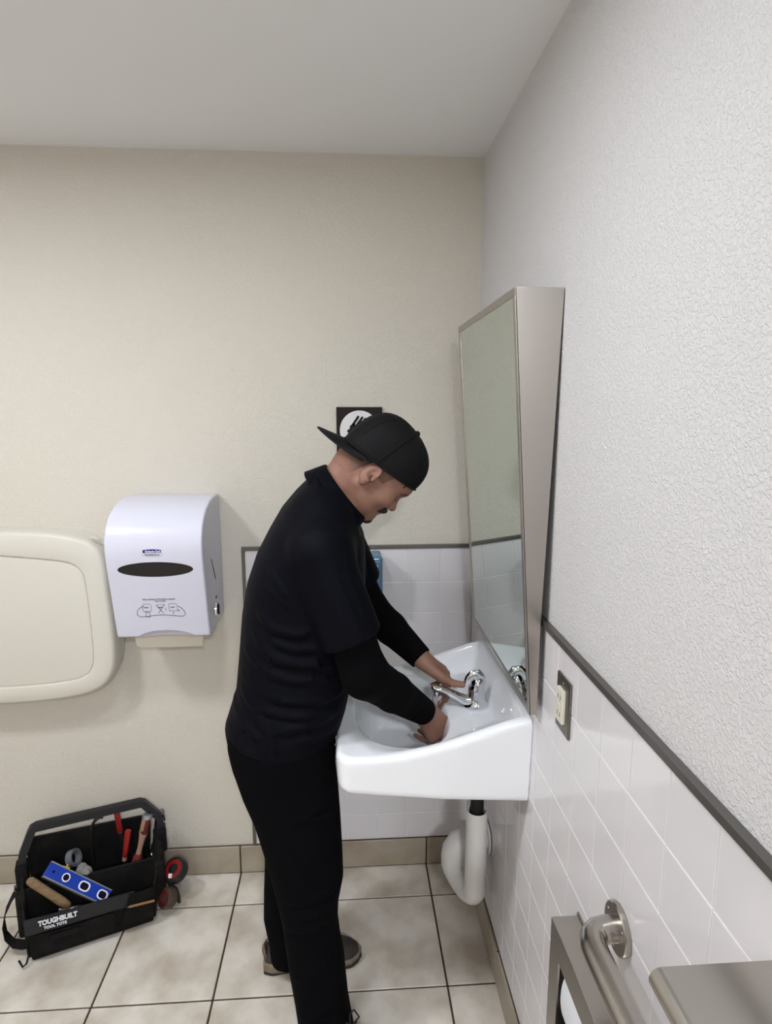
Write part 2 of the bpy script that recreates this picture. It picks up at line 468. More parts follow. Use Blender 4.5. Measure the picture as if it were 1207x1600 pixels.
_cache = {}
def tile(dims, thick, matname, bev):
    key = (round(dims[0], 4), round(dims[1], 4), thick, matname)
    if key not in _cache:
        _cache[key] = mesh(MB().box((0, 0, -thick / 2), (dims[0], dims[1], thick)), 'tile', matname, bevel=bev, seg=1, autosm=15)
    return _cache[key]
def put_tile(name, parent, dims, thick, matname, bev, M):
    o = link(name, tile(dims, thick, matname, bev), parent); o.matrix_local = M
    return o
R_BACK = Matrix.Rotation(math.radians(90), 4, 'X')                      # tile faces -y
R_RIGHT = Matrix.Rotation(math.radians(-90), 4, 'Y') @ Matrix.Rotation(math.radians(-90), 4, 'Z')   # faces -x
TP, GR = 0.1095, 0.0022
ZT0 = 1.2035; ZB = 0.1095
zs = [ZT0] + [1.0841 - TP * i for i in range(9)] + [ZB]
# back wall wainscot
xs = [0.0] + [-(0.1119 + TP * k) for k in range(6)] + [-0.771]
for i in range(len(zs) - 1):
    for j in range(len(xs) - 1):
        wd, hd = xs[j] - xs[j + 1] - GR, zs[i] - zs[i + 1] - GR
        put_tile('wall_tile', wall_back, (wd, hd), 0.006, 'wall_tile', 0.0011,
                 Matrix.Translation(((xs[j] + xs[j + 1]) / 2, 0.0, (zs[i] + zs[i + 1]) / 2)) @ R_BACK)
o = link('tile_grout', mesh(MB().span((-0.775, 0.0016, ZB), (0.0, PW, ZT0)), 'tile_grout', 'wall_grout'), wall_back)
# right wall wainscot
ys = [0.0] + [-0.8531 + TP * k for k in range(7, -13, -1)]
for i in range(len(zs) - 1):
    for j in range(len(ys) - 1):
        wd, hd = ys[j] - ys[j + 1] - GR, zs[i] - zs[i + 1] - GR
        put_tile('wall_tile', wall_right, (hd, wd), 0.006, 'wall_tile', 0.0011,
                 Matrix.Translation((0.0, (ys[j] + ys[j + 1]) / 2, (zs[i] + zs[i + 1]) / 2)) @ Matrix.Rotation(math.radians(-90), 4, 'Y'))
o = link('tile_grout', mesh(MB().span((0.0016, ys[-1], ZB), (PW, 0.0, ZT0)), 'tile_grout', 'wall_grout'), wall_right)
# floor tiles
FQ = 0.3396
fx = [-(0.1494 + FQ * k) for k in range(-1, 7)]; fx[0] = 0.0; fx[-1] = XL
fy = [-(0.1522 + FQ * k) for k in range(-1, 13)]; fy[0] = 0.0; fy[-1] = YF
for i in range(len(fx) - 1):
    for j in range(len(fy) - 1):
        g = 0.0058
        put_tile('floor_tile', floor, (fx[i] - fx[i + 1] - g, fy[j] - fy[j + 1] - g), 0.008, 'floor_tile', 0.0016,
                 Matrix.Translation(((fx[i] + fx[i + 1]) / 2, (fy[j] + fy[j + 1]) / 2, random.uniform(-0.0004, 0.0004))))
# tiled baseboards
bb = struct('baseboard_back', MB().span((XL, -0.004, 0.0), (0, PW, ZB - 0.004)), 'floor_grout', 'taupe tile baseboard along the back wall', 'baseboard')
for i in range(len(fx) - 1):
    put_tile('base_tile', bb, (fx[i] - fx[i + 1] - 0.005, ZB - 0.006), 0.008, 'base_tile', 0.0015,
             Matrix.Translation(((fx[i] + fx[i + 1]) / 2, -0.009, ZB / 2 + .001)) @ R_BACK)
br = struct('baseboard_right', MB().span((-0.004, YF, 0.0), (PW, -0.01, ZB - 0.004)), 'floor_grout', 'taupe tile baseboard under the white wall tiles', 'baseboard')
for j in range(len(fy) - 1):
    put_tile('base_tile', br, (ZB - 0.006, fy[j] - fy[j + 1] - 0.005), 0.008, 'base_tile', 0.0015,
             Matrix.Translation((-0.009, (fy[j] + fy[j + 1]) / 2 - (0.006 if j == 0 else 0), ZB / 2 + .001)) @ Matrix.Rotation(math.radians(-90), 4, 'Y'))
# metal edge trim
struct('trim_1', MB().span((-0.782, -0.006, ZT0), (-0.008, PW, 1.2155)), 'trim_metal', 'grey metal edge strip along the top of the back wall tiles', 'trim', bevel=0.001)
struct('trim_2', MB().span((-0.782, -0.006, ZB), (-0.771, PW, ZT0)), 'trim_metal', 'upright grey metal edge strip closing the back wall tiles', 'trim', bevel=0.001)
struct('trim_3', MB().span((-0.008, -2.2, ZT0 - .001), (PW, PW, 1.2155)), 'trim_metal', 'grey metal edge strip along the top of the right wall tiles', 'trim', bevel=0.001)

# ================================================================== CEILING LIGHTS (above the frame, the room's own lamps)
for i, (lx, ly, watts) in enumerate(LAMPS):
    t = thing('ceiling_light', ['round white ceiling light above the tool bag side of the room', 'round white ceiling light nearer the mirror wall', 'round white ceiling light behind the camera'][i], 'ceiling light', (lx, ly, H), group='round flush ceiling lights')
    part('housing', MB().lathe([(0.001, 0), (0.150, 0), (0.155, -0.012), (0.150, -0.026), (0.125, -0.03), (0.122, -0.022), (0.001, -0.022)], (lx, ly, H), n=40), 'lamp_white', t)
    part('diffuser', MB().lathe([(0.001, -0.023), (0.121, -0.023), (0.117, -0.029), (0.07, -0.032), (0.001, -0.033)], (lx, ly, H), n=40), 'lamp_glow', t)
    ld = bpy.data.lights.new('ceiling_lamp', 'AREA'); ld.shape = 'DISK'; ld.size = 0.23; ld.energy = watts; ld.color = LAMP_COLOR
    lo = link('ceiling_lamp', ld, t); lo.location = (0, 0, -0.036)

# ================================================================== MIRROR
Y0, Y1 = -0.775, -0.165
t = thing('tilted_mirror', 'tall tilted mirror in a wedge-shaped stainless steel frame above the sink', 'mirror', (0, -0.47, 1.0))
def mp(y, s):          # front plane point: s=0 bottom, 1 top
    return (-0.030 + (-0.095 + 0.030) * s, y, 1.0 + 0.906 * s)
for nm, y in (('side_panel', Y0), ('side_panel', Y1)):
    a = 0.0035 if y == Y0 else -0.0035
    pts = [(-0.030, 1.0), (-0.0135, 1.0), (-0.0135, 1.2155), (0.0045, 1.906), (-0.095, 1.906)]
    part('side_panel', MB().prism(pts, lambda x, z: (x, y, z), lambda x, z: (x, y + a, z)), 'stainless', t, bevel=0.0006, seg=1)
part('top_panel', MB().span((-0.0945, Y0 + .004, 1.9025), (0.0045, Y1 - .004, 1.9058)), 'stainless', t)
part('bottom_panel', MB().span((-0.030, Y0 + .004, 1.0), (-0.0135, Y1 - .004, 1.003)), 'stainless', t)
sl = Vector((-0.065, 0, 0.906)).normalized(); nn = Vector((-0.906, 0, -0.065)).normalized()   # nn points into the room
def strip(name, ya, yb, sa, sb, th=0.004, matname='stainless', off=0.0):
    P = [Vector(mp(ya, sa)), Vector(mp(yb, sa)), Vector(mp(yb, sb)), Vector(mp(ya, sb))]
    return part(name, MB().loft([[p + nn * (off - th) for p in P], [p + nn * off for p in P]]), matname, t, bevel=0.0007 if matname == 'stainless' else 0, seg=1)
bw = 0.016; bs = bw / 0.908
strip('frame_rail', Y0, Y1, 1 - bs, 1.0, off=.0012); strip('frame_rail', Y0, Y1, 0, bs, off=.0012)
strip('frame_stile', Y0, Y0 + bw, bs, 1 - bs, off=.0012); strip('frame_stile', Y1 - bw, Y1, bs, 1 - bs, off=.0012)
strip('mirror_glass', Y0 + bw * .9, Y1 - bw * .9, bs * .9, 1 - bs * .9, th=0.003, matname='mirror_glass', off=-0.0012)

# ================================================================== SINK
SY = -0.4575; SHW = 0.2525          # centre and half width along the wall
_rx = np.array([-0.50, -0.46, -0.42, -0.36, -0.30, -0.24, -0.18, -0.12, -0.06, -0.02, 0.05])
_rz = np.array([0.872, 0.872, 0.868, 0.868, 0.874, 0.887, 0.903, 0.923, 0.943, 0.953, 0.955])
def sstep(a, b, x):
    u = np.clip((x - a) / (b - a), 0, 1); return u * u * (3 - 2 * u)
def bowl_r(x, y):
    cx = -0.285
    ax = np.where(x < cx, 0.135, 0.125)
    return (np.abs((x - cx) / ax) ** 2.7 + np.abs((y - SY) / 0.205) ** 2.7) ** (1 / 2.7)
def sink_top(x, y):
    rim = np.interp(x, _rx, _rz)
    v = np.abs(y - SY)
    inner = (1 - sstep(0.205, 0.236, v)) * (1 - sstep(-0.050, -0.016, x)) * sstep(-0.452, -0.43, x)
    deck = 0.860 + 0.01 * (1 - sstep(-0.40, -0.25, x))
    z = rim + (np.minimum(deck, rim) - rim) * inner
    r = bowl_r(x, y)
    depth = 0.142 * (1 - sstep(0.60, 1.0, r)) * (0.92 + 0.08 * (1 - np.clip(r, 0, 1)))
    return z - depth * (1 - sstep(0.97, 1.03, r))
def sink_f(x, y, z):
    # plan outline: rounded rectangle, deep enough to reach the wall
    qx = np.abs(x + 0.18) - (0.282 - 0.04); qy = np.abs(y - SY) - (SHW - 0.04)
    draft = (0.86 - z) * 0.05
    plan = np.minimum(np.maximum(qx, qy), 0) + np.sqrt(np.maximum(qx, 0) ** 2 + np.maximum(qy, 0) ** 2) - 0.04 + np.clip(draft, -0.005, 0.02)
    top = sink_top(x, y)
    bz = np.interp(x, [-0.5, -0.40, -0.2, 0.0], [0.782, 0.768, 0.745, 0.732])
    low = np.minimum(bz, top - 0.022)
    f = smax(plan, (z - top) * 0.8, 0.016)
    f = smax(f, (low - z) * 0.85, 0.018)
    return np.maximum(f, x + 0.0005)
t = thing('sink', 'white porcelain wall-hung sink the man washes his hands in', 'sink', (0, SY, 0.74))
vol = Vol((-0.475, -0.722, 0.66), (0.012, -0.192, 0.975), 0.0032)
vol.add(lambda X, Y, Z: sink_f(X, Y, Z), (-0.48, -0.73, 0.65), (0.02, -0.19, 0.98), 0)
V, F = vol.nets(1); V = newton(V, sink_f, 3)
o = link('basin', quad_mesh('basin', V, F, 'porcelain', ORG[t.name]), t); ORG[o.name] = ORG[t.name]
part('drain', MB().lathe([(0.001, 0.0), (0.020, 0.0), (0.022, 0.003), (0.017, 0.004), (0.015, 0.001), (0.001, 0.001)], (-0.285, SY, float(sink_top(np.array(-0.285), np.array(SY)))), n=24), 'chrome', t)

# faucet
FX, FY, FZ = -0.083, SY, 0.859
t = thing('faucet', 'chrome single-lever faucet on the sink deck', 'faucet', (FX, FY, FZ))
vol = Vol((-0.14, FY - 0.05, FZ - .004), (-0.03, FY + 0.05, FZ + 0.09), 0.0018)
vol.ell((FX, FY, FZ + 0.006), (0.038, 0.030, 0.014), k=0.0)
vol.cone((FX + .002, FY, FZ), (FX + .004, FY, FZ + .05), 0.028, 0.0215, 0.012)
vol.cone((FX + .004, FY, FZ + .05), (FX + .006, FY, FZ + .068), 0.0215, 0.020, 0.004)
vol.add(lambda X, Y, Z: FZ - Z + 0 * X + 0 * Y, (-.2, -1, .8), (.1, 0, 1.2), 0, 'i')
vol_part('faucet_body', vol, 'chrome', t)
part('collar_ring', MB().lathe([(0.0205, 0.0), (0.0225, 0.001), (0.0225, 0.004), (0.0205, 0.005)], (FX + .0045, FY, FZ + .046), n=32), 'chrome', t)
# spout: rises from the base and runs out over the bowl
path = [(FX - .010, FY, FZ + .018), (FX - .03, FY, FZ + .022), (FX - .052, FY, FZ + .034), (FX - .075, FY, FZ + .046), (FX - .098, FY, FZ + .054), (FX - .115, FY, FZ + .0575), (FX - .121, FY, FZ + .056)]
part('spout', MB().tube(path, [.020, .0175, .0145, .0128, .0118, .0112, .0075], 20, flat=(0.82, 1.12)), 'chrome', t)
part('aerator', MB().cyl((FX - .111, FY, FZ + .050), (FX - .110, FY, FZ + .040), 0.0095, 20), 'chrome', t)
# lever: a hooked handle arching from the top towards the bowl
path = [(FX + .013, FY, FZ + .070), (FX + .012, FY, FZ + .084), (FX + .004, FY, FZ + .094), (FX - .008, FY, FZ + .093), (FX - .016, FY, FZ + .084), (FX - .022, FY, FZ + .070), (FX - .025, FY, FZ + .062)]
part('lever_handle', MB().tube(path, [.013, .0135, .0125, .0115, .0105, .0095, .006], 18, flat=(0.72, 1.25)), 'chrome', t)
part('lever_cap', MB().lathe([(0.001, 0.018), (0.012, 0.016), (0.0185, 0.009), (0.0205, 0.0), (0.001, 0.0)], (FX + .006, FY, FZ + .069), n=28), 'chrome', t)
part('pop_up_rod', MB().cyl((FX - .018, FY - .012, FZ + .018), (FX - .018, FY - .012, FZ + .034), 0.004, 12), 'chrome', t)
# running water
wx = FX - .110
solid('water_stream', MB().tube([(wx, FY, FZ + .042), (wx - .001, FY, FZ + .02), (wx - .003, FY, FZ - .005), (wx - .005, FY + .003, FZ - .045), (wx - .008, FY + .004, FZ - .125)], [.0075, .0085, .0088, .0095, .012], 14),
      'water', 'clear stream of water running from the faucet onto the hand', 'water', (wx, FY, FZ - .12), smooth=True)

# drain trap under the sink
TX, TY = -0.068, -0.455
t = thing('drain_trap', 'white insulated drain trap hanging under the sink', 'drain pipe', (TX, TY, 0.22))
rings = []
for r, z in [(0.0235, 0.40), (0.0235, 0.536), (0.0285, 0.541), (0.0305, 0.535), (0.0305, 0.40), (0.031, 0.30), (0.030, 0.262)]:
    rings.append((r, z))
part('drop_cover', MB().lathe([(0.0235, 0.42), (0.0240, 0.538), (0.0275, 0.541), (0.0300, 0.536), (0.0305, 0.42), (0.031, 0.300), (0.0312, 0.275)], (TX, TY, 0), n=32), 'trap_white', t)
part('tail_pipe', MB().cyl((TX, TY, 0.41), (TX, TY, 0.735), 0.019, 20), 'black_hole', t)
bend = []
for k in range(13):
    a = math.pi * k / 12
    c = Vector((TX - 0.021, TY + 0.058, 0.285)); rad = 0.0615
    dirv = Vector((-0.34, 0.94, 0)).normalized()
    bend.append(c + dirv * (-math.cos(a) * rad) + Vector((0, 0, -math.sin(a) * rad * 0.62)))
part('trap_bend', MB().tube(bend, [.0310, .0312, .0315, .0318, .032, .0322, .0325, .033, .034, .0355, .037, .0385, .0385], 28), 'trap_white', t, smooth=True)
e = bend[-1]
ctrl = [e + Vector((0, 0, -.010)), e + Vector((0, 0, .012)), e + Vector((.004, .003, .034)), e + Vector((.018, .007, .054)), e + Vector((.040, .010, .064)), e + Vector((.070, .012, .068)), Vector((0.0, e.y + .014, e.z + .068))]
part('elbow_cover', MB().tube(ctrl, [.0385, .040, .041, .040, .037, .033, .032], 28), 'trap_white', t, smooth=True)
part('wall_flange', MB().lathe([(0.031, 0), (0.048, 0.002), (0.05, 0.006), (0.031, 0.008)], (-0.009, e.y + .014, e.z + .068), axis=(1, 0, 0), n=28), 'trap_white', t)

# ================================================================== POWER OUTLET
t = thing('power_outlet', 'cream power outlet on a dark steel plate by the mirror', 'outlet', (0, -0.902, 1.088))
part('cover_plate', MB().span((-0.0055, -0.938, 1.031), (0.0, -0.866, 1.147)), 'stainless_dark', t, bevel=0.0025)
part('receptacle', MB().span((-0.0125, -0.9185, 1.0545), (-0.005, -0.8855, 1.1235)), 'outlet_cream', t, bevel=0.0015)
for zc in (1.0715, 1.1065):
    for dy in (-.0065, .0065): part('slot', MB().span((-0.0129, -0.902 + dy - .001, zc - .004), (-0.0122, -0.902 + dy + .001, zc + .004)), 'black_hole', t)
for zc in (1.044, 1.134): part('screw', MB().lathe([(0.001, 0.0018), (0.003, 0.0012), (0.0034, 0), (0.001, 0)], (-0.0055, -0.902, zc), axis=(-1, 0, 0), n=12), 'steel', t)
part('test_button', MB().span((-0.0136, -0.908, 1.0855), (-0.0122, -0.896, 1.0925)), 'outlet_cream', t, bevel=.0005)

# ================================================================== GRAB BAR, PAPER DISPENSER, SHELF (bottom right)
GY, GZ = -1.188, 0.853
t = thing('grab_bar', 'brushed steel grab bar bending out of a round wall flange', 'grab bar', (0, GY, GZ))
path = [(-0.004, GY, GZ), (-0.022, GY, GZ), (-0.040, GY - .004, GZ), (-0.051, GY - .014, GZ), (-0.0565, GY - .030, GZ), (-0.057, GY - .05, GZ), (-0.057, GY - .25, GZ), (-0.057, GY - .62, GZ)]
fine = []
for i in range(len(path) - 1):
    for k in range(3): fine.append(Vector(path[i]).lerp(Vector(path[i + 1]), k / 3))
fine.append(Vector(path[-1])); fine += [Vector((-.05, GY - .655, GZ)), Vector((-.03, GY - .67, GZ)), Vector((-.004, GY - .67, GZ))]
part('bar', MB().tube(fine, 0.0202, 28), 'stainless_h', t, smooth=True)
for yy in (GY, GY - .67):
    fl = part('flange', MB().lathe([(0.001, 0), (0.0385, 0), (0.0395, 0.002), (0.0395, 0.0085), (0.0375, 0.0105), (0.020, 0.011), (0.001, 0.011)], (0, yy, GZ), axis=(-1, 0, 0), n=44), 'stainless', t)
    for k in range(3):
        a = math.radians(-60 + 120 * k)
        part('screw', MB().lathe([(0.001, 0.0125), (0.0028, 0.012), (0.0034, 0.0105), (0.001, 0.0105)], (0, yy + 0.029 * math.sin(a), GZ + 0.029 * math.cos(a)), axis=(-1, 0, 0), n=12), 'steel', fl)

t = thing('paper_dispenser', 'stainless steel toilet paper dispenser mounted under the grab bar', 'dispenser', (0, -1.19, 0.52))
DX0, DY0, DY1, DZ0, DZ1 = -0.054, -1.335, -1.031, 0.42, 0.731
part('top_face', MB().span((DX0, DY0, DZ1 - .003), (0, DY1, DZ1)), 'stainless_h', t, bevel=.0008, seg=1)
part('end_face', MB().span((DX0 + .002, DY1 - .003, DZ0), (0, DY1, DZ1 - .003)), 'stainless', t)
part('end_face', MB().span((DX0 + .002, DY0, DZ0), (0, DY0 + .003, DZ1 - .003)), 'stainless', t)
part('bottom_face', MB().span((DX0 + .002, DY0, DZ0), (0, DY1, DZ0 + .003)), 'stainless', t)
fr = MB()
fr.span((DX0, DY0, DZ1 - .055), (DX0 + .003, DY1, DZ1 - .003)); fr.span((DX0, DY0, DZ0), (DX0 + .003, DY1, DZ0 + .05))
fr.span((DX0, DY1 - .045, DZ0 + .05), (DX0 + .003, DY1, DZ1 - .055)); fr.span((DX0, DY0, DZ0 + .05), (DX0 + .003, DY0 + .045, DZ1 - .055))
part('front_plate', fr, 'stainless', t)
part('wall_rim', MB().span((-0.004, DY0 - .006, DZ0 - .006), (0, DY1 + .004, DZ1 + .004)), 'stainless', t, bevel=.001)
part('inner_back', MB().span((-0.008, DY0 + .004, DZ0 + .004), (-0.0045, DY1 - .004, DZ1 - .004)), 'black_hole', t)
t2 = thing('toilet_paper_roll', 'white toilet paper roll inside the steel dispenser', 'paper roll', (-0.03, -1.13, 0.6))
part('paper', MB().lathe([(0.012, -0.05), (0.02, -0.052), (0.054, -0.052), (0.055, -0.05), (0.055, 0.05), (0.054, 0.052), (0.02, 0.052), (0.012, 0.05)], (-0.0335 - .0, -1.135, 0.612), axis=(0, 1, 0), n=40), 'paper_white', t2)
for v in bpy.data.objects['paper'].data.vertices: v.co.x = v.co.x * 0.34     # the roll sits flattened between front and wall
SZ = 1.118
t = thing('steel_shelf', 'brushed stainless steel wall shelf with a rolled front edge', 'shelf', (0, -1.72, SZ))
prof = [(0.0, SZ), (-0.118, SZ)] + [(-0.118 - 0.013 * math.sin(a), SZ - 0.013 + 0.013 * math.cos(a)) for a in [math.radians(k) for k in range(15, 181, 15)]] + [(-0.112, SZ - 0.026), (-0.112, SZ - 0.0235), (-0.118, SZ - 0.0235)]
prof += [(-0.118 - 0.0105 * math.sin(a), SZ - 0.013 + 0.0105 * math.cos(a)) for a in [math.radians(k) for k in range(165, 14, -15)]] + [(-0.117, SZ - 0.0025), (0.0, SZ - 0.0025)]
part('shelf_plate', MB().prism(prof, lambda x, z: (x, -1.502, z), lambda x, z: (x, -1.94, z)), 'stainless_h', t, autosm=30)
part('back_flange', MB().span((-0.002, -1.94, SZ - .045), (0, -1.502, SZ - .0025)), 'stainless', t)
for yy in (-1.56, -1.88):
    part('bracket', MB().prism([(-0.002, SZ - .003), (-0.1, SZ - .003), (-0.1, SZ - .012), (-0.002, SZ - .075)], lambda x, z: (x, yy, z), lambda x, z: (x, yy + .003, z)), 'stainless', t)

# ================================================================== SIGN, SOAP DISPENSER
t = thing('washing_sign', 'dark brown square sign with a hand pictogram on a white disc', 'sign', (-0.3855, 0, 1.6))
part('plate', MB().span((-0.4605, -0.004, 1.526), (-0.3115, PW, 1.6745)), 'sign_brown', t, bevel=0.001)
part('disc', MB().cyl((-0.386, -0.0035, 1.6), (-0.386, -0.0048, 1.6), 0.0635, 48), 'sign_white', t)
def flat_poly(pts, y0, y1): return MB().prism(pts, lambda x, z: (x, y0, z), lambda x, z: (x, y1, z))
hd = MB()
def fing(x0, z0, x1, z1, wdt):
    d = Vector((x1 - x0, z1 - z0)).normalized(); n = Vector((-d.y, d.x)) * wdt
    pts = [(x0 + n.x, z0 + n.y), (x0 - n.x, z0 - n.y), (x1 - n.x, z1 - n.y), (x1 - n.x * .5 + d.x * wdt * .8, z1 - n.y * .5 + d.y * wdt * .8), (x1 + n.x * .5 + d.x * wdt * .8, z1 + n.y * .5 + d.y * wdt * .8), (x1 + n.x, z1 + n.y)]
    q = flat_poly(pts, -0.0046, -0.0056); hd.add(q.v, q.f)
for x0, z0, x1, z1 in [(-0.408, 1.616, -0.3895, 1.6435), (-0.400, 1.608, -0.3762, 1.6410), (-0.392, 1.601, -0.3665, 1.6365), (-0.384, 1.595, -0.3570, 1.6290)]: fing(x0, z0, x1, z1, 0.0040)
q = flat_poly([(-0.417, 1.6145), (-0.4035, 1.6235), (-0.383, 1.600), (-0.372, 1.583), (-0.374, 1.566), (-0.392, 1.560), (-0.410, 1.576), (-0.4265, 1.5965), (-0.4235, 1.602), (-0.4175, 1.605)], -0.0046, -0.0056); hd.add(q.v, q.f)
q = flat_poly([(-0.398, 1.570), (-0.372, 1.582), (-0.352, 1.558), (-0.364, 1.546), (-0.386, 1.550)], -0.0046, -0.0054); hd.add(q.v, q.f)
part('hand_pictogram', hd, 'sign_brown', t)

t = thing('soap_dispenser', 'translucent blue soap dispenser on the white tiles behind the man', 'soap dispenser', (-0.38, 0, 1.05))
part('back_plate', MB().span((-0.445, -0.02, 1.05), (-0.319, 0, 1.197)), 'soap_dark', t, bevel=.006)
part('cover', MB().span((-0.449, -0.095, 1.062), (-0.315, -0.012, 1.2)), 'soap_blue', t, bevel=0.014, seg=4)
part('window_frame', MB().span((-0.436, -0.0985, 1.082), (-0.327, -0.09, 1.172)), 'soap_blue', t, bevel=0.006, seg=3)
part('top_band', MB().span((-0.444, -0.0965, 1.176), (-0.320, -0.088, 1.181)), 'soap_dark', t, bevel=.002)
part('push_bar', MB().span((-0.43, -0.085, 1.04), (-0.335, -0.03, 1.064)), 'soap_dark', t, bevel=.006)
part('rivet', MB().lathe([(0.001, .004), (.004, .003), (.006, 0), (.001, 0)], (-0.328, -0.0955, 1.072), axis=(0, -1, 0), n=16), 'chrome', t)

# ================================================================== PAPER TOWEL DISPENSER
DL, DR = -1.125, -0.848; DC = (DL + DR) / 2
prof = [(PW, 1.395), (-0.03, 1.3985), (-0.08, 1.398), (-0.13, 1.3915), (-0.175, 1.379), (-0.212, 1.360), (-0.240, 1.334), (-0.256, 1.302), (-0.2605, 1.270), (-0.2575, 1.235), (-0.250, 1.195), (-0.241, 1.150), (-0.2315, 1.100), (-0.2225, 1.050), (-0.2145, 1.010), (-0.210, 0.988), (-0.198, 0.986), (-0.02, 0.990), (PW, 0.992)]
def front_y(z):
    return float(np.interp(z, [p[1] for p in prof[15:5:-1]], [p[0] for p in prof[15:5:-1]]))
t = thing('towel_dispenser', 'white paper towel dispenser with a dark oval window on the back wall', 'towel dispenser', (DC, 0, 1.0))
body = part('housing', MB().prism(prof, lambda y, z: (DL, y, z), lambda y, z: (DR, y, z)), 'white_plastic', t, bevel=0.006, seg=3, autosm=35)
cut = bpy.data.objects.new('cutter', mesh(MB().sphere((DC + .008 - DC, -0.222, 0.972 - 1.0), (0.104, 0.034, 0.040), 40, 20), 'cutter', 'grey_plastic', smooth=True)); COL.objects.link(cut); cut.parent = t
md = body.modifiers.new('b', 'BOOLEAN'); md.object = cut; md.operation = 'DIFFERENCE'; md.solver = 'EXACT'
dg = bpy.context.evaluated_depsgraph_get(); bpy.context.view_layer.update(); dg = bpy.context.evaluated_depsgraph_get()
nm = bpy.data.meshes.new_from_object(body.evaluated_get(dg)); body.modifiers.clear(); body.data = nm; bpy.data.objects.remove(cut); finish(nm, None, False, 35); weighted(body)
def on_front(name, outline, off, thick, matname, parent, n_inner=6):
    """a thin lens or print lying on the curved front: concentric rings that follow the front"""
    cx = sum(p[0] for p in outline) / len(outline); cz = sum(p[1] for p in outline) / len(outline); rings = []
    for k in range(n_inner, 0, -1):
        s = k / n_inner; o2 = off + (thick if k < n_inner else 0)
        rings.append([(cx + (x - cx) * s, front_y(cz + (z - cz) * s) - o2, cz + (z - cz) * s) for x, z in outline])
    return part(name, MB().loft(rings, caps=True), matname, parent, smooth=False, autosm=50)
ellp = [(DC + 0.0005 + 0.1135 * math.cos(a), 1.2095 + 0.0245 * math.sin(a)) for a in [2 * math.pi * k / 56 for k in range(56)]]
on_front('window', ellp, -0.0005, 0.0016, 'window_plastic', t)
lg = [(-0.029, -0.0005), (0.029, -0.0005), (0.029, 0.0095), (0.02, 0.011), (0, 0.012), (-0.02, 0.011), (-0.029, 0.0095)]
lz = 1.2600; lx = DC - 0.004
lab = on_front('brand_label', [(lx + a, lz + b) for a, b in lg], -0.0002, 0.0007, 'ink_blue', t, 3)
def M_front(x, z, off):
    y = front_y(z) - off; s = (front_y(z + .004) - front_y(z - .004)) / .008
    return frame((x, y, z), (1, 0, 0), (0, s, 1))
text_part('brand_lettering', 'Kimberly-Clark', 0.0088, M_front(lx + .003, lz + .0048, 0.0012), 'ink_white', lab, sx=0.80, bold=.0002)
text_part('brand_lettering', 'PROFESSIONAL', 0.0052, M_front(lx, lz - .0052, 0.0006), 'ink', t, sx=1.2)
ring = [(lx - .029, lz - .001), (lx - .028, lz - .0075), (lx - .015, lz - .0098), (lx, lz - .0105), (lx + .015, lz - .0098), (lx + .028, lz - .0075), (lx + .029, lz - .001)]
def line_front(name, pts, r, parent, matname='ink', closed=False):
    return part(name, MB().tube([(x, front_y(z) - 0.0002, z) for x, z in pts], r, 5, closed=closed), matname, parent)
line_front('label_outline', ring, 0.0003, t)
text_part('instruction_lettering', 'PULL DOWN WITH BOTH HANDS', 0.0064, M_front(DC - .001, 1.1135, 0.0004), 'ink', t, sx=0.95)
text_part('instruction_lettering', 'TURN TO START', 0.0045, M_front(DC + .002, 1.1075, 0.0004), 'ink', t, sx=0.95)
PX = DC + 0.001; PZ = 1.081
bean = [(PX + x, PZ + z) for x, z in [(-.047, .012), (-.060, .006), (-.069, -.004), (-.071, -.016), (-.062, -.024), (-.045, -.0235), (-.02, -.0195), (0, -.0185), (.025, -.020), (.05, -.0235), (.064, -.024), (.071, -.017), (.066, -.004), (.058, .005), (.05, .010)]]
line_front('pictogram_outline', bean, 0.0008, t)
def icon(dx, hand):
    m = MB()
    def ln(pts, r=.0006, cl=False):
        q = MB().tube([(PX + dx + x, front_y(PZ + z) - .0002, PZ + z) for x, z in pts], r, 5, closed=cl); m.add(q.v, q.f)
    ln([(-.012, -.006), (-.0125, .012), (-.010, .018), (.010, .018), (.0125, .012), (.012, -.006)], cl=True)
    ln([(-.008, .006), (.005, .0065)], .0011)
    if hand == 1:
        ln([(-.007, -.008), (-.004, -.010), (.004, -.010), (.007, -.008)], .0008)
        ln([(-.005, -.012), (-.006, -.022), (-.002, -.026), (.002, -.023), (.005, -.027), (.007, -.021), (.006, -.012)])
    if hand == 2:
        ln([(.012, -.002), (.017, -.004), (.019, -.008)]); ln([(.012, -.005), (.015, -.008)])
        ln([(-.0015, -.0125), (.0005, -.0125)], .0022)
    return part('pictogram', m, 'ink', t)
icon(-0.040, 1); icon(0.036, 2)
m = MB()
for pts, r in (([(-.013, .014), (.008, -.014)], .0007), ([(.013, .016), (-.009, -.013)], .0007), ([(-.010, .016), (.010, .016), (.006, .007), (-.006, .007), (-.010, .016)], .0004), ([(-.006, .006), (.003, .006)], .0012), ([(.013, .005), (.015, -.006)], .0006)):
    q = MB().tube([(PX + x, front_y(PZ + z) - .0002, PZ + z) for x, z in pts], r, 5); m.add(q.v, q.f)
part('pictogram', m, 'ink', t)
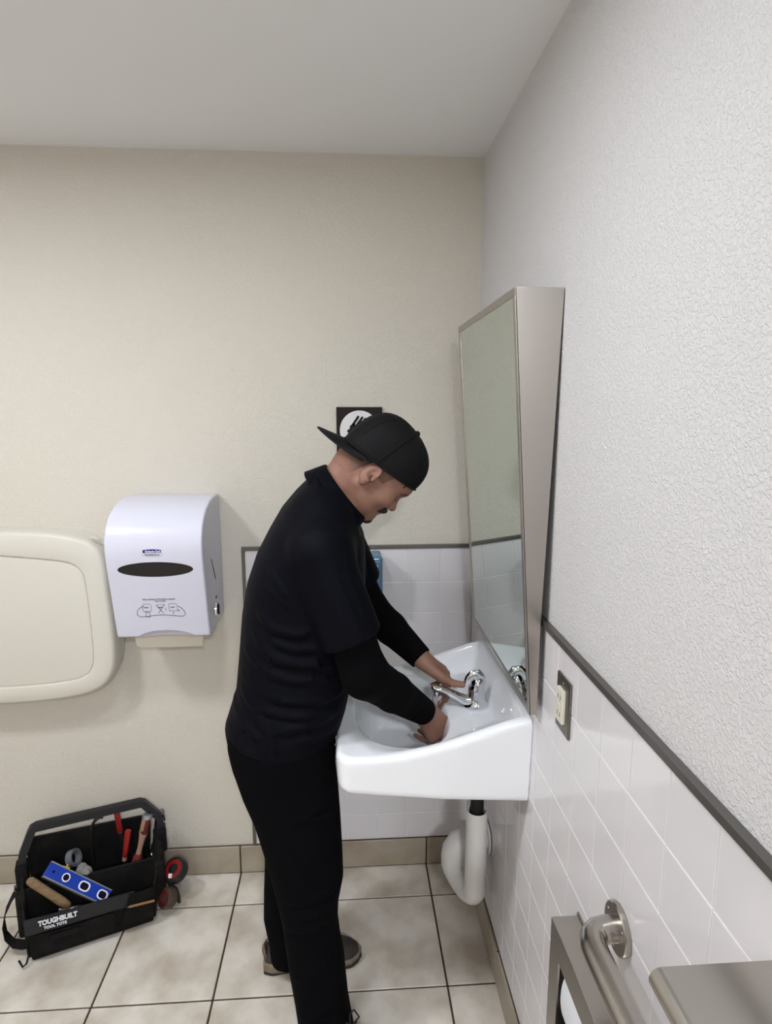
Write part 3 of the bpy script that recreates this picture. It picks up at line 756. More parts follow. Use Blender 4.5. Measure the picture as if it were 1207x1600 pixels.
# right side: sight slot, marking and feed dial
part('sight_slot', MB().tube([(DR + .0002, -0.152, 1.214), (DR + .0002, -0.128, 1.175), (DR + .0002, -0.106, 1.138)], [.0022, .0032, .0034], 8, flat=(1, .4)), 'window_plastic', t)
dial = part('feed_dial', MB().lathe([(0.001, 0.003), (0.020, 0.003), (0.021, 0.006), (0.0245, 0.005), (0.0255, 0.0), (0.001, 0.0)], (DR - .0005, -0.112, 1.040), axis=(1, 0, 0), n=32), 'chrome', t)
part('dial_grip', MB().box((DR + .006, -0.112, 1.040), (.006, .005, .038), Matrix.Rotation(math.radians(15), 3, 'X')), 'black_hole', dial, bevel=.0015)
text_part('dial_lettering', 'FEED', 0.010, frame((DR + .0004, -0.108, 1.078), (0, 1, 0), (0, 0, 1)), 'ink', t)
# the towel hanging out
solid('paper_towel', MB().prism([(-0.114, 1.005), (0.105, 1.005), (0.101, 0.936), (-0.088, 0.936), (-0.101, 0.943)], lambda x, z: (DC + x, -0.150 - (1.0 - z) * .15, z), lambda x, z: (DC + x, -0.1515 - (1.0 - z) * .15, z)),
      'paper', 'end of a beige paper towel hanging out of the dispenser', 'paper towel', (DC, -0.15, 0.95))

# ================================================================== BABY CHANGING STATION
XC = -1.62
half = [(0.0, 1.297), (0.126, 1.296), (0.244, 1.292), (0.31, 1.284), (0.361, 1.273), (0.398, 1.257), (0.420, 1.228), (0.429, 1.19), (0.431, 1.13), (0.433, 1.07), (0.438, 1.01), (0.441, 0.95), (0.441, 0.89), (0.437, 0.846), (0.424, 0.807), (0.398, 0.778), (0.36, 0.757), (0.29, 0.742), (0.19, 0.731), (0.08, 0.727), (0.0, 0.727)]
halfp = [(0.0, 1.224), (0.12, 1.222), (0.25, 1.209), (0.32, 1.199), (0.35, 1.187), (0.366, 1.163), (0.371, 1.11), (0.375, 1.02), (0.376, 0.93), (0.376, 0.875), (0.371, 0.846), (0.356, 0.822), (0.32, 0.806), (0.24, 0.795), (0.12, 0.787), (0.0, 0.786)]
def closed_outline(hf, n=120):
    P = [(x, z) for x, z in hf] + [(-x, z) for x, z in hf[-2:0:-1]]
    P = np.array(P); Q = np.vstack([P, P[:1]]); L = np.concatenate([[0], np.cumsum(np.linalg.norm(np.diff(Q, axis=0), axis=1))])
    s = np.linspace(0, L[-1], n, endpoint=False)
    out = np.stack([np.interp(s, L, Q[:, 0]), np.interp(s, L, Q[:, 1])], 1)
    for _ in range(2): out = 0.5 * out + 0.25 * (np.roll(out, 1, 0) + np.roll(out, -1, 0))
    return out
def inset(P, d):
    T = np.roll(P, -1, 0) - np.roll(P, 1, 0); T /= np.linalg.norm(T, axis=1)[:, None]
    N = np.stack([T[:, 1], -T[:, 0]], 1)          # outline runs clockwise: inward normal
    return P + N * d
OUT = closed_outline(half); PAN = closed_outline(halfp)
if (inset(OUT, 0.01)[:, 0].max() > OUT[:, 0].max()): _sg = -1
else: _sg = 1
def ring3(P, y): return [(XC + x, y, z) for x, z in P]
t = thing('baby_changing_station', 'folded cream plastic baby changing station on the wall beside the towel dispenser', 'changing station', (XC, 0, 0.73))
tr = inset(OUT, _sg * 0.004)
part('wall_tray', MB().loft([ring3(tr, PW), ring3(tr, -0.026), ring3(inset(OUT, _sg * 0.010), -0.032)]), 'cream_plastic', t, autosm=50)
i1 = inset(OUT, _sg * 0.004); i2 = inset(OUT, _sg * 0.012)
part('door', MB().loft([ring3(inset(OUT, _sg * .012), -0.034), ring3(OUT, -0.040), ring3(OUT, -0.086), ring3(i1, -0.096), ring3(i2, -0.1005), ring3(inset(PAN, -_sg * .004), -0.102), ring3(PAN, -0.1005), ring3(inset(PAN, _sg * 0.003), -0.0955), ring3(inset(PAN, _sg * .012), -0.095)], caps=True), 'cream_plastic', t, autosm=60)
part('door_panel', MB().loft([ring3(inset(PAN, _sg * 0.0035), -0.0945), ring3(inset(PAN, _sg * 0.0045), -0.0985), ring3(inset(PAN, _sg * 0.012), -0.0995)]), 'cream_panel', t, autosm=50)
part('latch', MB().tube([(-1.236, -0.075, 1.268), (-1.224, -0.080, 1.272), (-1.213, -0.080, 1.266), (-1.206, -0.07, 1.258)], .004, 8), 'cream_plastic', t)

# ================================================================== TOOL BAG
BTH = math.radians(21.5); BO = (-1.405, -0.338, 0.0)
BEX = Vector((math.cos(BTH), math.sin(BTH), 0)); BEY = Vector((-math.sin(BTH), math.cos(BTH), 0))
def bl(x, y, z): return Vector(BO) + BEX * x + BEY * y + Vector((0, 0, z))
t = thing('tool_bag', 'black open-top tool bag with a square tube handle, standing on the floor', 'tool bag', BO, BTH, local=True)
def slab(name, P, th, matname='bag_fabric', bev=.003, sub=6, sag=0.0):
    """a sewn panel through four corners, with thickness and a little sag"""
    P = [Vector(p) for p in P]; n = (P[1] - P[0]).cross(P[3] - P[0]).normalized(); mb = MB(); g = []
    for s in (0, 1):
        for i in range(sub + 1):
            for j in range(sub + 1):
                u, v = i / sub, j / sub
                p = P[0].lerp(P[1], u).lerp(P[3].lerp(P[2], u), v)
                g.append(p + n * (th * (s - .5) + sag * math.sin(math.pi * u) * math.sin(math.pi * v) + 0.0016 * math.sin(7 * u + 5 * v)))
    N = (sub + 1) ** 2; fs = []
    for i in range(sub):
        for j in range(sub):
            a = i * (sub + 1) + j; b = a + sub + 1
            fs.append((a, a + 1, b + 1, b)); fs.append((N + a, N + b, N + b + 1, N + a + 1))
    for i in range(sub):
        a = i * (sub + 1); b = a + sub + 1; fs.append((a, b, N + b, N + a))
        a += sub; b += sub; fs.append((a, N + a, N + b, b))
        a, b = i, i + 1; fs.append((a, N + a, N + b, b))
        a += sub * (sub + 1); b += sub * (sub + 1); fs.append((a, b, N + b, N + a))
    mb.add(g, fs)
    return part(name, mb, matname, t, autosm=50)
part('base', MB().span((0.0, 0.0, 0.004), (0.352, 0.20, 0.03)), 'bag_fabric', t, bevel=.008)
part('base_edge', MB().tube([(0.002, 0.0, .03), (.35, 0.0, .03), (.352, .198, .03), (.002, .2, .03)], .004, 8, closed=True), 'bag_webbing', t)
slab('front_panel', [(0.0, 0.004, 0.02), (0.352, 0.004, 0.02), (0.356, -0.006, 0.108), (-0.004, -0.006, 0.112)], .006, sag=-.006)
slab('inner_panel', [(0.0, 0.065, 0.02), (0.352, 0.065, 0.02), (0.372, 0.060, 0.185), (-0.012, 0.060, 0.205)], .005, sag=.004)
slab('back_panel', [(0.0, 0.196, 0.02), (0.352, 0.196, 0.02), (0.372, 0.200, 0.255), (-0.012, 0.200, 0.285)], .006, sag=.004)
slab('side_panel', [(-0.002, 0.198, 0.02), (-0.002, 0.002, 0.02), (-0.012, 0.050, 0.225), (-0.016, 0.150, 0.295)], .007, sag=.006)
slab('side_panel', [(0.354, 0.002, 0.02), (0.354, 0.198, 0.02), (0.392, 0.150, 0.300), (0.384, 0.045, 0.200)], .007, sag=.010)
slab('side_gusset', [(-0.002, 0.066, 0.03), (-0.004, -0.004, 0.03), (-0.008, -0.006, 0.150), (-0.012, 0.055, 0.205)], .005, sag=.003)
slab('side_gusset', [(0.354, -0.004, 0.03), (0.356, 0.066, 0.03), (0.378, 0.058, 0.19), (0.360, -0.006, 0.140)], .005, sag=.004)
band = slab('front_band', [(-0.006, -0.008, 0.105), (0.300, -0.010, 0.098), (0.300, -0.011, 0.145), (-0.008, -0.010, 0.158)], .005, 'bag_label', sub=4)
slab('front_pocket', [(0.255, -0.016, 0.045), (0.350, -0.018, 0.045), (0.356, -0.020, 0.145), (0.285, -0.018, 0.142)], .008, sub=4, sag=-.004)
slab('front_pocket', [(0.02, -0.012, 0.035), (0.235, -0.012, 0.035), (0.24, -0.014, 0.092), (0.02, -0.014, 0.098)], .006, sub=5, sag=-.005)
part('pocket_tab', MB().span((.06, -.024, .075), (.135, -.017, .090)), 'bag_webbing', t, bevel=.002)
part('side_pouch', MB().span((0.362, 0.03, 0.06), (0.398, 0.15, 0.19)), 'bag_fabric', t, bevel=.012, seg=3)
part('side_pouch', MB().span((0.372, 0.045, 0.185), (0.398, 0.14, 0.25)), 'bag_fabric', t, bevel=.01, seg=3)
part('side_pouch', MB().span((-0.034, 0.05, 0.05), (-0.004, 0.15, 0.20)), 'bag_fabric', t, bevel=.010, seg=3)
for a, b in (((-0.012, .062, .206), (.372, .062, .188)), ((-0.012, .2, .286), (.372, .2, .257))): part('rim_piping', MB().cyl(a, b, .0045, 8), 'bag_webbing', t)
# square tube handle
def sq_tube(path, wv): return MB().tube(path, wv, 4)
hp = [(-0.014, .1, .265), (-0.006, .1, .305), (0.022, .1, .372), (0.027, .1, .381), (0.036, .1, .385), (0.338, .1, .377), (0.348, .1, .372), (0.354, .1, .364), (0.394, .1, .310), (0.398, .1, .255)]
def box_path(path, hw, hh):
    rings = []; P = [Vector(p) for p in path]
    for i, p in enumerate(P):
        tt = (P[min(i + 1, len(P) - 1)] - P[max(i - 1, 0)]).normalized(); b = Vector((0, 1, 0)); a = tt.cross(b).normalized()
        rings.append([p + a * hh + b * hw, p - a * hh + b * hw, p - a * hh - b * hw, p + a * hh - b * hw])
    return MB().loft(rings)
part('handle', box_path(hp, .013, .0115), 'bag_handle', t, bevel=.003, seg=2)
part('handle_socket', MB().span((-0.03, .075, .20), (0.004, .125, .275)), 'bag_webbing', t, bevel=.006)
part('handle_socket', MB().span((0.378, .075, .19), (0.412, .125, .27)), 'bag_webbing', t, bevel=.006)
Mb = frame((0.082, -0.0146, 0.1345), (1, 0, -0.040), (0, -0.02, 1))
text_part('lettering', 'TOUGHBUILT', 0.0235, Mb, 'ink_white', band, sx=0.72, bold=.0011)
text_part('lettering', 'TOOL TOTE', 0.0130, frame((0.074, -0.0146, 0.1165), (1, 0, -0.04), (0, -0.02, 1)), 'ink_white', band, sx=0.85, bold=.0005)
# shoulder strap loop, hooks and ring
def ribbon(path, wd, th=.003, axis=(0, 1, 0)):
    rings = []; P = [Vector(p) for p in path]; b = Vector(axis)
    for i, p in enumerate(P):
        tt = (P[min(i + 1, len(P) - 1)] - P[max(i - 1, 0)]).normalized(); a = tt.cross(b).normalized()
        rings.append([p + a * th / 2 + b * wd / 2, p - a * th / 2 + b * wd / 2, p - a * th / 2 - b * wd / 2, p + a * th / 2 - b * wd / 2])
    return MB().loft(rings)
part('shoulder_strap', ribbon([(-0.026, .09, .20), (-0.045, .088, .175), (-0.066, .085, .135), (-0.074, .08, .10), (-0.070, .07, .065), (-0.05, .055, .042), (-0.025, .045, .036), (0.0, .04, .036)], .030, axis=(.1, .95, .3)), 'bag_webbing', t, autosm=60)
part('strap_hook', MB().tube([(-0.028, .085, .21), (-0.034, .085, .215), (-.036, .085, .20), (-.03, .085, .19)], .003, 8), 'steel', t)
part('strap_end', MB().tube([(-0.005, -.004, .035), (-0.012, -.012, .015), (-0.022, -.016, .012), (-0.027, -.014, .026), (-.03, -.012, .034)], .003, 8), 'lace', t)
part('carabiner', MB().tube([(0.402 + .007 * math.cos(a), .1, .318 + .015 * math.sin(a)) for a in [2 * math.pi * k / 14 for k in range(14)]], .0025, 8, closed=True), 'steel', t)
part('loop', MB().tube([(.392, .1, .30), (.398, .095, .318), (.408, .09, .312), (.41, .1, .29)], .003, 8), 'bag_webbing', t)

# ------------------------------------------------------------------ tools in the bag (each its own thing)
def tool(name, label, cat, p, group='tools in the tool bag'):
    q = bl(*p); return thing(name, label, cat, q, 0.0, group)
def B(*pts): return [bl(*p) for p in pts]
def orient_box(mb, A, Bp, nrm, hgt, th, a0=0., a1=1., off=0., h0=-.5, h1=.5):
    """box along A->Bp with its face towards nrm"""
    X = (Bp - A); Ln = X.length; X.normalize(); N = (nrm - X * nrm.dot(X)).normalized(); U = N.cross(X)
    pts = []
    for d in (off - th, off):
        for (s, h) in ((a0, h0), (a1, h0), (a1, h1), (a0, h1)):
            pts.append(A + X * (s * Ln) + U * (h * hgt) + N * d)
    mb.add(pts, [(0, 3, 2, 1), (4, 5, 6, 7), (0, 1, 5, 4), (1, 2, 6, 5), (2, 3, 7, 6), (3, 0, 4, 7)])
    return X, U, N, Ln
NV = Vector((0.45, -0.55, 0.70))
A, Bq = bl(.060, .056, .262), bl(.222, .016, .130)
t = tool('torpedo_level', 'blue torpedo level with white-ringed vials leaning in the tool bag', 'spirit level', (.222, .016, .13))
m = MB(); X, U, N, Ln = orient_box(m, A, Bq, NV, .042, .020); part('body', m, 'level_blue', t, bevel=.0015)
for h0, h1 in ((.47, .56), (-.56, -.47)):
    m = MB(); orient_box(m, A, Bq, NV, .042, .022, off=.001, h0=h0, h1=h1); part('edge_rail', m, 'aluminium', t)
for s, rx, rz in ((.30, .0125, .0125), (.60, .018, .0135), (.90, .017, .0135)):
    c = A + X * (Ln * s)
    def el(k, sc, d, p=2.6):
        a = 2 * math.pi * k / 28; ca, sa = math.cos(a), math.sin(a); q = 1 if s < .4 else 0.72
        return c + X * (math.copysign(abs(ca) ** q, ca) * rx * sc) + U * (math.copysign(abs(sa) ** q, sa) * rz * sc) + N * d
    vr = part('vial_ring', MB().loft([[el(k, 1.0, .0002) for k in range(28)], [el(k, 1.0, .0022) for k in range(28)], [el(k, .74, .0022) for k in range(28)], [el(k, .74, .0002) for k in range(28)]], caps=False), 'ink_white', t)
    part('vial', MB().loft([[el(k, .76, .0002) for k in range(28)], [el(k, .74, .0010) for k in range(28)]]), 'dark_glass', vr)
c = A + X * (Ln * .10); part('hang_hole', MB().cyl(c, c + N * .0008, .004, 12), 'dark_glass', t)

t = tool('hammer', 'hammer with a worn wooden handle slanting over the front of the tool bag', 'hammer', (.10, .02, .15))
A, Bq = bl(.010, .030, .262), bl(.112, .018, .140); d = (Bq - A).normalized()
part('handle', MB().tube([A, A + d * .006, A + d * .02, A.lerp(Bq, .45), A.lerp(Bq, .8), Bq - d * .006, Bq], [.008, .0125, .0138, .0135, .0145, .0125, .007], 16, flat=(1.0, .72)), 'wood', t, smooth=True)
part('head', MB().span((0, 0, 0), (0, 0, 0)) if False else MB().cyl(Bq + d * -.002 + Vector((-.03, 0, -.012)), Bq + d * .004 + Vector((.03, .008, -.014)), .011, 16), 'stainless_dark', t, bevel=.002)

t = tool('screwdriver', 'small screwdriver with a plain red handle upright in the tool bag', 'screwdriver', (.285, .11, .17))
A, Bq = bl(.279, .105, .190), bl(.296, .108, .284); d = (Bq - A).normalized()
part('handle', MB().tube([A, A + d * .004, A + d * .02, A.lerp(Bq, .6), Bq - d * .010, Bq - d * .003, Bq], [.006, .0085, .0085, .0105, .0115, .0105, .006], 8), 'red_plastic', t)
part('shank', MB().cyl(A, A - d * .09, .003, 10), 'steel', t)
part('collar', MB().cyl(A + d * .001, A - d * .010, .008, 12), 'clear_handle', t)

t = tool('chisel', 'large chisel with a red and clear striking handle, tallest tool in the bag', 'chisel', (.31, .09, .17))
A, Bq = bl(.322, .085, .205), bl(.359, .088, .338); d = (Bq - A).normalized()
part('grip', MB().tube([A, A + d * .02, A.lerp(Bq, .35), A.lerp(Bq, .5), A.lerp(Bq, .9)], [.0095, .0085, .0105, .0145, .0155], 8), 'clear_handle', t)
part('grip_inlay', MB().tube([A.lerp(Bq, .42) + N * 0.004, A.lerp(Bq, .52) + N * .0048, A.lerp(Bq, .88) + N * .0055], [.006, .0125, .0125], 8), 'dark_red', t)
part('striking_cap', MB().tube([A.lerp(Bq, .9), A.lerp(Bq, .985), Bq], [.0162, .0165, .013], 16), 'aluminium', t)
part('bolster', MB().tube([A, A - d * .012, A - d * .07], [.0105, .016, .0175], 8), 'dark_red', t)
part('blade', MB().tube([A - d * .06, A - d * .15], [.009, .011], 4), 'steel', t)

t = tool('pliers', 'pliers with a flat red handle showing below the bag handle', 'pliers', (.266, .17, .25))
m = MB(); orient_box(m, bl(.262, .165, .34), bl(.270, .168, .240), Vector((.1, -1, .2)), .019, .007); part('grip', m, 'red_plastic', t, bevel=.002)
m = MB(); orient_box(m, bl(.270, .168, .24), bl(.274, .170, .12), Vector((.1, -1, .2)), .014, .006); part('jaw', m, 'steel', t, bevel=.001)

t = tool('strapping_coil', 'grey metal strapping coil standing in the middle of the tool bag', 'strapping coil', (.125, .13, .18))
c = bl(.128, .125, .225); ax = (BEX * .82 + BEY * -.45 + Vector((0, 0, .35))).normalized(); u = Vector((0, 0, 1)); u = (u - ax * u.dot(ax)).normalized(); v = ax.cross(u)
def hoop(c, ax, u, v, r, hw, th, n=40, a0=0, a1=2 * math.pi, closed=True):
    rings = []
    for k in range(n if closed else n + 1):
        a = a0 + (a1 - a0) * k / n; rd = u * math.cos(a) + v * math.sin(a)
        rings.append([c + rd * r + ax * hw, c + rd * (r + th) + ax * hw, c + rd * (r + th) - ax * hw, c + rd * r - ax * hw])
    return MB().loft(rings, caps=not closed, closed=closed)
part('coil', hoop(c, ax, u, v, .024, .0105, .003), 'grey_strap', t, autosm=60)
part('inner_coil', hoop(c, ax, u, v, .019, .009, .003), 'grey_strap', t, autosm=60)
m = MB(); c = bl(.155, .085, .195)
for k in range(5): m.sphere(c + Vector((.012 * math.cos(k * 2.1), .012 * math.sin(k * 1.7), .006 * math.sin(k * 3.3))), (.017, .012, .020 + .004 * (k % 2)), 12, 8)
solid('rag', m, 'cloth_grey', 'crumpled pale grey rag behind the blue level', 'rag', c, smooth=True, group='tools in the tool bag')
m = MB(); c = bl(.108, .075, .232)
for k in range(6):
    a = math.pi / 3 * k; m.cyl(c, c + Vector((.012 * math.cos(a), .004 * math.sin(a * 2), .012 * math.sin(a))), .0042, 8, r2=.0025)
m.sphere(c, .0055, 10, 8)
solid('wire_connector', m, 'yellow_plastic', 'small yellow winged connector above the level', 'connector', c, group='tools in the tool bag')
t = tool('flashlight', 'round metal flashlight with a shiny lens in the right end of the bag', 'flashlight', (.362, .105, .12))
A, Bq = bl(.352, .112, .10), bl(.366, .098, .178); d = (Bq - A).normalized()
part('barrel', MB().tube([A, A.lerp(Bq, .6), A.lerp(Bq, .75), Bq], [.011, .011, .017, .018], 18), 'rubber_black', t)
part('lens', MB().lathe([(0.001, .0035), (.006, .003), (.008, .001), (.014, .002), (.0165, .003), (.0178, 0), (.001, 0)], Bq, axis=d, n=24), 'chrome', t)
t = tool('pencil', 'orange-brown carpenter pencil tucked behind the front pocket', 'pencil', (.30, -.022, .10))
part('shaft', MB().cyl(bl(.285, -.026, .108), bl(.356, -.028, .104), .0038, 6), 'pencil', t); part('tip', MB().cyl(bl(.285, -.026, .108), bl(.276, -.0258, .1085), .0038, 6, r2=.0008), 'wood', t)
t = tool('hook_tool', 'dark bent hook poking up behind the bag handle', 'hook', (.19, .17, .2))
part('shaft', MB().tube(B((.18, .17, .12), (.182, .168, .26), (.186, .168, .292), (.198, .168, .312), (.212, .168, .318), (.222, .168, .314)), [.005, .005, .005, .0055, .006, .005], 10), 'rubber_black', t, smooth=True)
# rolls of tape hanging on the right side of the bag
def roll(name, label, c, ax, R, hw, rim, face):
    t = thing(name, label, 'tape roll', c, 0, 'tape rolls clipped on the right side of the bag')
    part('roll', MB().lathe([(R * .46, -hw), (R * .92, -hw), (R, -hw * .7), (R, hw * .7), (R * .92, hw), (R * .80, hw * 1.02), (R * .46, hw * 1.02)], c, axis=ax, n=40), rim, t, autosm=30)
    part('core', MB().lathe([(R * .40, hw * .2), (R * .42, hw * 1.06), (R * .60, hw * 1.09), (R * .74, hw * 1.08), (R * .76, hw * .9), (R * .5, -hw * .2)], c, axis=ax, n=40), face, t, autosm=30)
    return t
t = roll('tape_roll', 'black tape roll with a red and white core, upper one beside the bag', bl(.432, .062, .118), Vector((-.30, -.50, .81)), .040, .016, 'rubber_black', 'red_plastic')
part('core_sticker', MB().span(tuple(Vector(bl(.432, .062, .118)) + Vector((-.014, -.036, .001))), tuple(Vector(bl(.432, .062, .118)) + Vector((-.003, -.028, .012)))), 'ink_white', t)
roll('tape_roll', 'brown tape roll with a red core, lower one beside the bag', bl(.398, .018, .060), Vector((-.62, -.62, .48)), .033, .016, 'reel_brown', 'dark_red')
t = thing('tin_snips', 'dark snips hanging low behind the tape rolls', 'snips', bl(.44, .06, .02), 0)
part('handle', MB().tube(B((.405, .055, .095), (.425, .045, .06), (.432, .04, .03), (.436, .038, .012)), [.007, .009, .009, .005], 10), 'rubber_black', t, smooth=True)
part('blade', MB().tube(B((.415, .05, .085), (.438, .05, .068), (.448, .045, .04)), [.004, .006, .001], 6, flat=(.4, 1)), 'steel', t)

# ================================================================== THE MAN
PO = (-0.55, -0.50, 0.0)
# head frame: f forward (the face looks down into the sink), u up through the crown, l to his left
HF = np.array([0.59, 0.0, -0.807]); HU = np.array([0.807, 0.0, 0.59]); HL = np.array([0.0, 1.0, 0.0])
HO = np.array([-0.351, -0.50, 1.520]); HR = np.stack([HF, HU, HL])
def hp_(f, u, l=0.0): return HO + HF * f + HU * u + HL * l

# joints
SH_R, EL_R, WR_R = (-0.490, -0.672, 1.352), (-0.392, -0.690, 1.068), (-0.236, -0.540, 0.893)
SH_L, EL_L, WR_L = (-0.470, -0.328, 1.352), (-0.372, -0.262, 1.092), (-0.226, -0.385, 0.975)
# torso sections: z, back x, front x, half width
TS = np.array([[0.78, -0.715, -0.478, 0.170], [0.82, -0.731, -0.466, 0.178], [0.846, -0.745, -0.455, 0.182], [0.873, -0.748, -0.447, 0.184], [0.905, -0.737, -0.437, 0.181],
               [0.97, -0.716, -0.423, 0.178], [1.06, -0.705, -0.405, 0.180], [1.17, -0.693, -0.390, 0.188], [1.25, -0.677, -0.384, 0.194], [1.32, -0.652, -0.384, 0.196],
               [1.38, -0.620, -0.388, 0.188], [1.43, -0.590, -0.398, 0.160], [1.47, -0.556, -0.412, 0.118], [1.51, -0.515, -0.430, 0.075]])
def torso_f(X, Y, Z, grow=0.0, yc=-0.50, p=2.35):
    b = np.interp(Z, TS[:, 0], TS[:, 1]) - grow; f = np.interp(Z, TS[:, 0], TS[:, 2]) + grow; wd = np.interp(Z, TS[:, 0], TS[:, 3]) + grow
    xc, a = (b + f) / 2, (f - b) / 2
    r = (np.abs((X - xc) / a) ** p + np.abs((Y - yc) / wd) ** p) ** (1 / p)
    return (r - 1) * np.minimum(a, wd) * 0.9
def near_y(x, z, grow=0.0, p=2.35):
    b, f, wd = (np.interp(z, TS[:, 0], TS[:, k]) for k in (1, 2, 3)); xc, a = (b + f) / 2, (f - b) / 2
    q = min(abs((x - xc) / a), 0.995)
    return -0.5 - (wd + grow) * (1 - q ** p) ** (1 / p)

# ---- body: one continuous surface
bv = Vol((-0.775, -0.765, 0.012), (-0.075, -0.215, 1.655), 0.003)
def inner_torso(X, Y, Z): return np.maximum(torso_f(X, Y, Z, -0.020), np.maximum(0.80 - Z, Z - 1.43))
bv.add(inner_torso, (-0.76, -0.70, 0.79), (-0.37, -0.30, 1.52), 0)
bv.ell((-0.600, -0.5, 0.80), (0.105, 0.155, 0.10), k=0.04)
for hip, knee, ank in (((-0.590, -0.59, 0.80), (-0.535, -0.605, 0.46), (-0.512, -0.632, 0.08)), ((-0.590, -0.415, 0.80), (-0.600, -0.410, 0.45), (-0.610, -0.400, 0.07))):
    bv.cone(hip, knee, 0.078, 0.052, 0.03); bv.cone(knee, ank, 0.052, 0.036, 0.02)
    bv.cone(ank, (ank[0] + .075, ank[1] - (0.028 if ank[1] < -0.5 else 0.0), 0.042), 0.026, 0.014, 0.02)
for sh, el, wr in ((SH_R, EL_R, WR_R), (SH_L, EL_L, WR_L)):
    bv.cone(sh, el, 0.052, 0.040, 0.03); mid = tuple(0.65 * np.array(el) + 0.35 * np.array(wr))
    bv.cone(el, mid, 0.040, 0.040, 0.02); bv.cone(mid, wr, 0.039, 0.0265, 0.01)
# neck
bv.cone((-0.468, -0.5, 1.43), hp_(-0.026, -0.050), 0.056, 0.057, 0.02)
bv.cone((-0.455, -0.5, 1.40), hp_(0.024, -0.078), 0.048, 0.040, 0.02)
bv.cone((-0.474, -0.5, 1.45), hp_(-0.050, -0.025), 0.048, 0.050, 0.02)
# head
bv.ell(hp_(-0.006, 0.040), (0.093, 0.082, 0.074), HR, 0.02)
bv.ell(hp_(0.030, -0.022), (0.056, 0.075, 0.060), HR, 0.03)
bv.ell(hp_(0.030, -0.066), (0.052, 0.036, 0.050), HR, 0.02)
bv.ell(hp_(0.072, -0.088), (0.019, 0.017, 0.024), HR, 0.022)
bv.ell(hp_(0.066, 0.030), (0.026, 0.022, 0.052), HR, 0.02)                     # forehead
for s in (-1, 1):
    bv.cone(hp_(0.083, 0.021, 0.008 * s), hp_(0.066, 0.021, 0.046 * s), 0.0105, 0.010, 0.010)   # brow ridge
    bv.ell(hp_(0.056, -0.024, 0.040 * s), (0.026, 0.024, 0.020), HR, 0.018)      # cheek
    bv.cone(hp_(0.050, -0.078, 0.034 * s), hp_(-0.006, -0.052, 0.055 * s), 0.016, 0.013, 0.018)   # jaw line
    bv.ell(hp_(0.084, 0.003, 0.033 * s), (0.012, 0.009, 0.016), HR, 0.008, op='s')  # eye socket
    bv.ell(hp_(0.0685, 0.0005, 0.033 * s), (0.0125, 0.0125, 0.0135), HR, 0.003)      # lowered lid
    bv.ell(hp_(0.0875, -0.033, 0.0115 * s), (0.0085, 0.0075, 0.0065), HR, 0.006)     # nostril wing
    # ear: rim, lobe, hollow
    er = math.radians(-14); ef = HF * math.cos(er) + HU * math.sin(er); eu = -HF * math.sin(er) + HU * math.cos(er)
    tl = math.radians(24) * s; el_ = HL * math.cos(tl) - ef * math.sin(tl) * 1.0; ef2 = ef * math.cos(tl) + HL * math.sin(tl)
    ER = np.stack([ef2, eu, el_])
    bv.ell(hp_(-0.012, -0.017, 0.0755 * s), (0.0185, 0.030, 0.0070), ER, 0.004)
    bv.ell(hp_(-0.008, -0.041, 0.0735 * s), (0.0105, 0.012, 0.0058), ER, 0.006)
    bv.ell(hp_(-0.0085, -0.012, 0.0825 * s), (0.0095, 0.0175, 0.0060), ER, 0.003, op='s')
    bv.ell(hp_(-0.0025, -0.022, 0.080 * s), (0.0075, 0.0075, 0.0070), ER, 0.003, op='s')
    bv.ell(hp_(0.0035, -0.022, 0.074 * s), (0.005, 0.007, 0.005), HR, 0.004)
bv.cone(hp_(0.078, 0.006), hp_(0.0945, -0.026), 0.0072, 0.0098, 0.009)            # nose
bv.ell(hp_(0.0975, -0.028), (0.0098, 0.0088, 0.0098), HR, 0.006)
for s in (-1, 1):
    bv.cone(hp_(0.0845, -0.0605, 0.0), hp_(0.0745, -0.0645, 0.021 * s), 0.0078, 0.0045, 0.005)
    bv.cone(hp_(0.0805, -0.0725, 0.0), hp_(0.0720, -0.0690, 0.018 * s), 0.0078, 0.0045, 0.004)
bv.cone(hp_(0.0930, -0.0668, -0.02), hp_(0.0930, -0.0668, 0.02), 0.0022, 0.0022, 0.003, op='s')

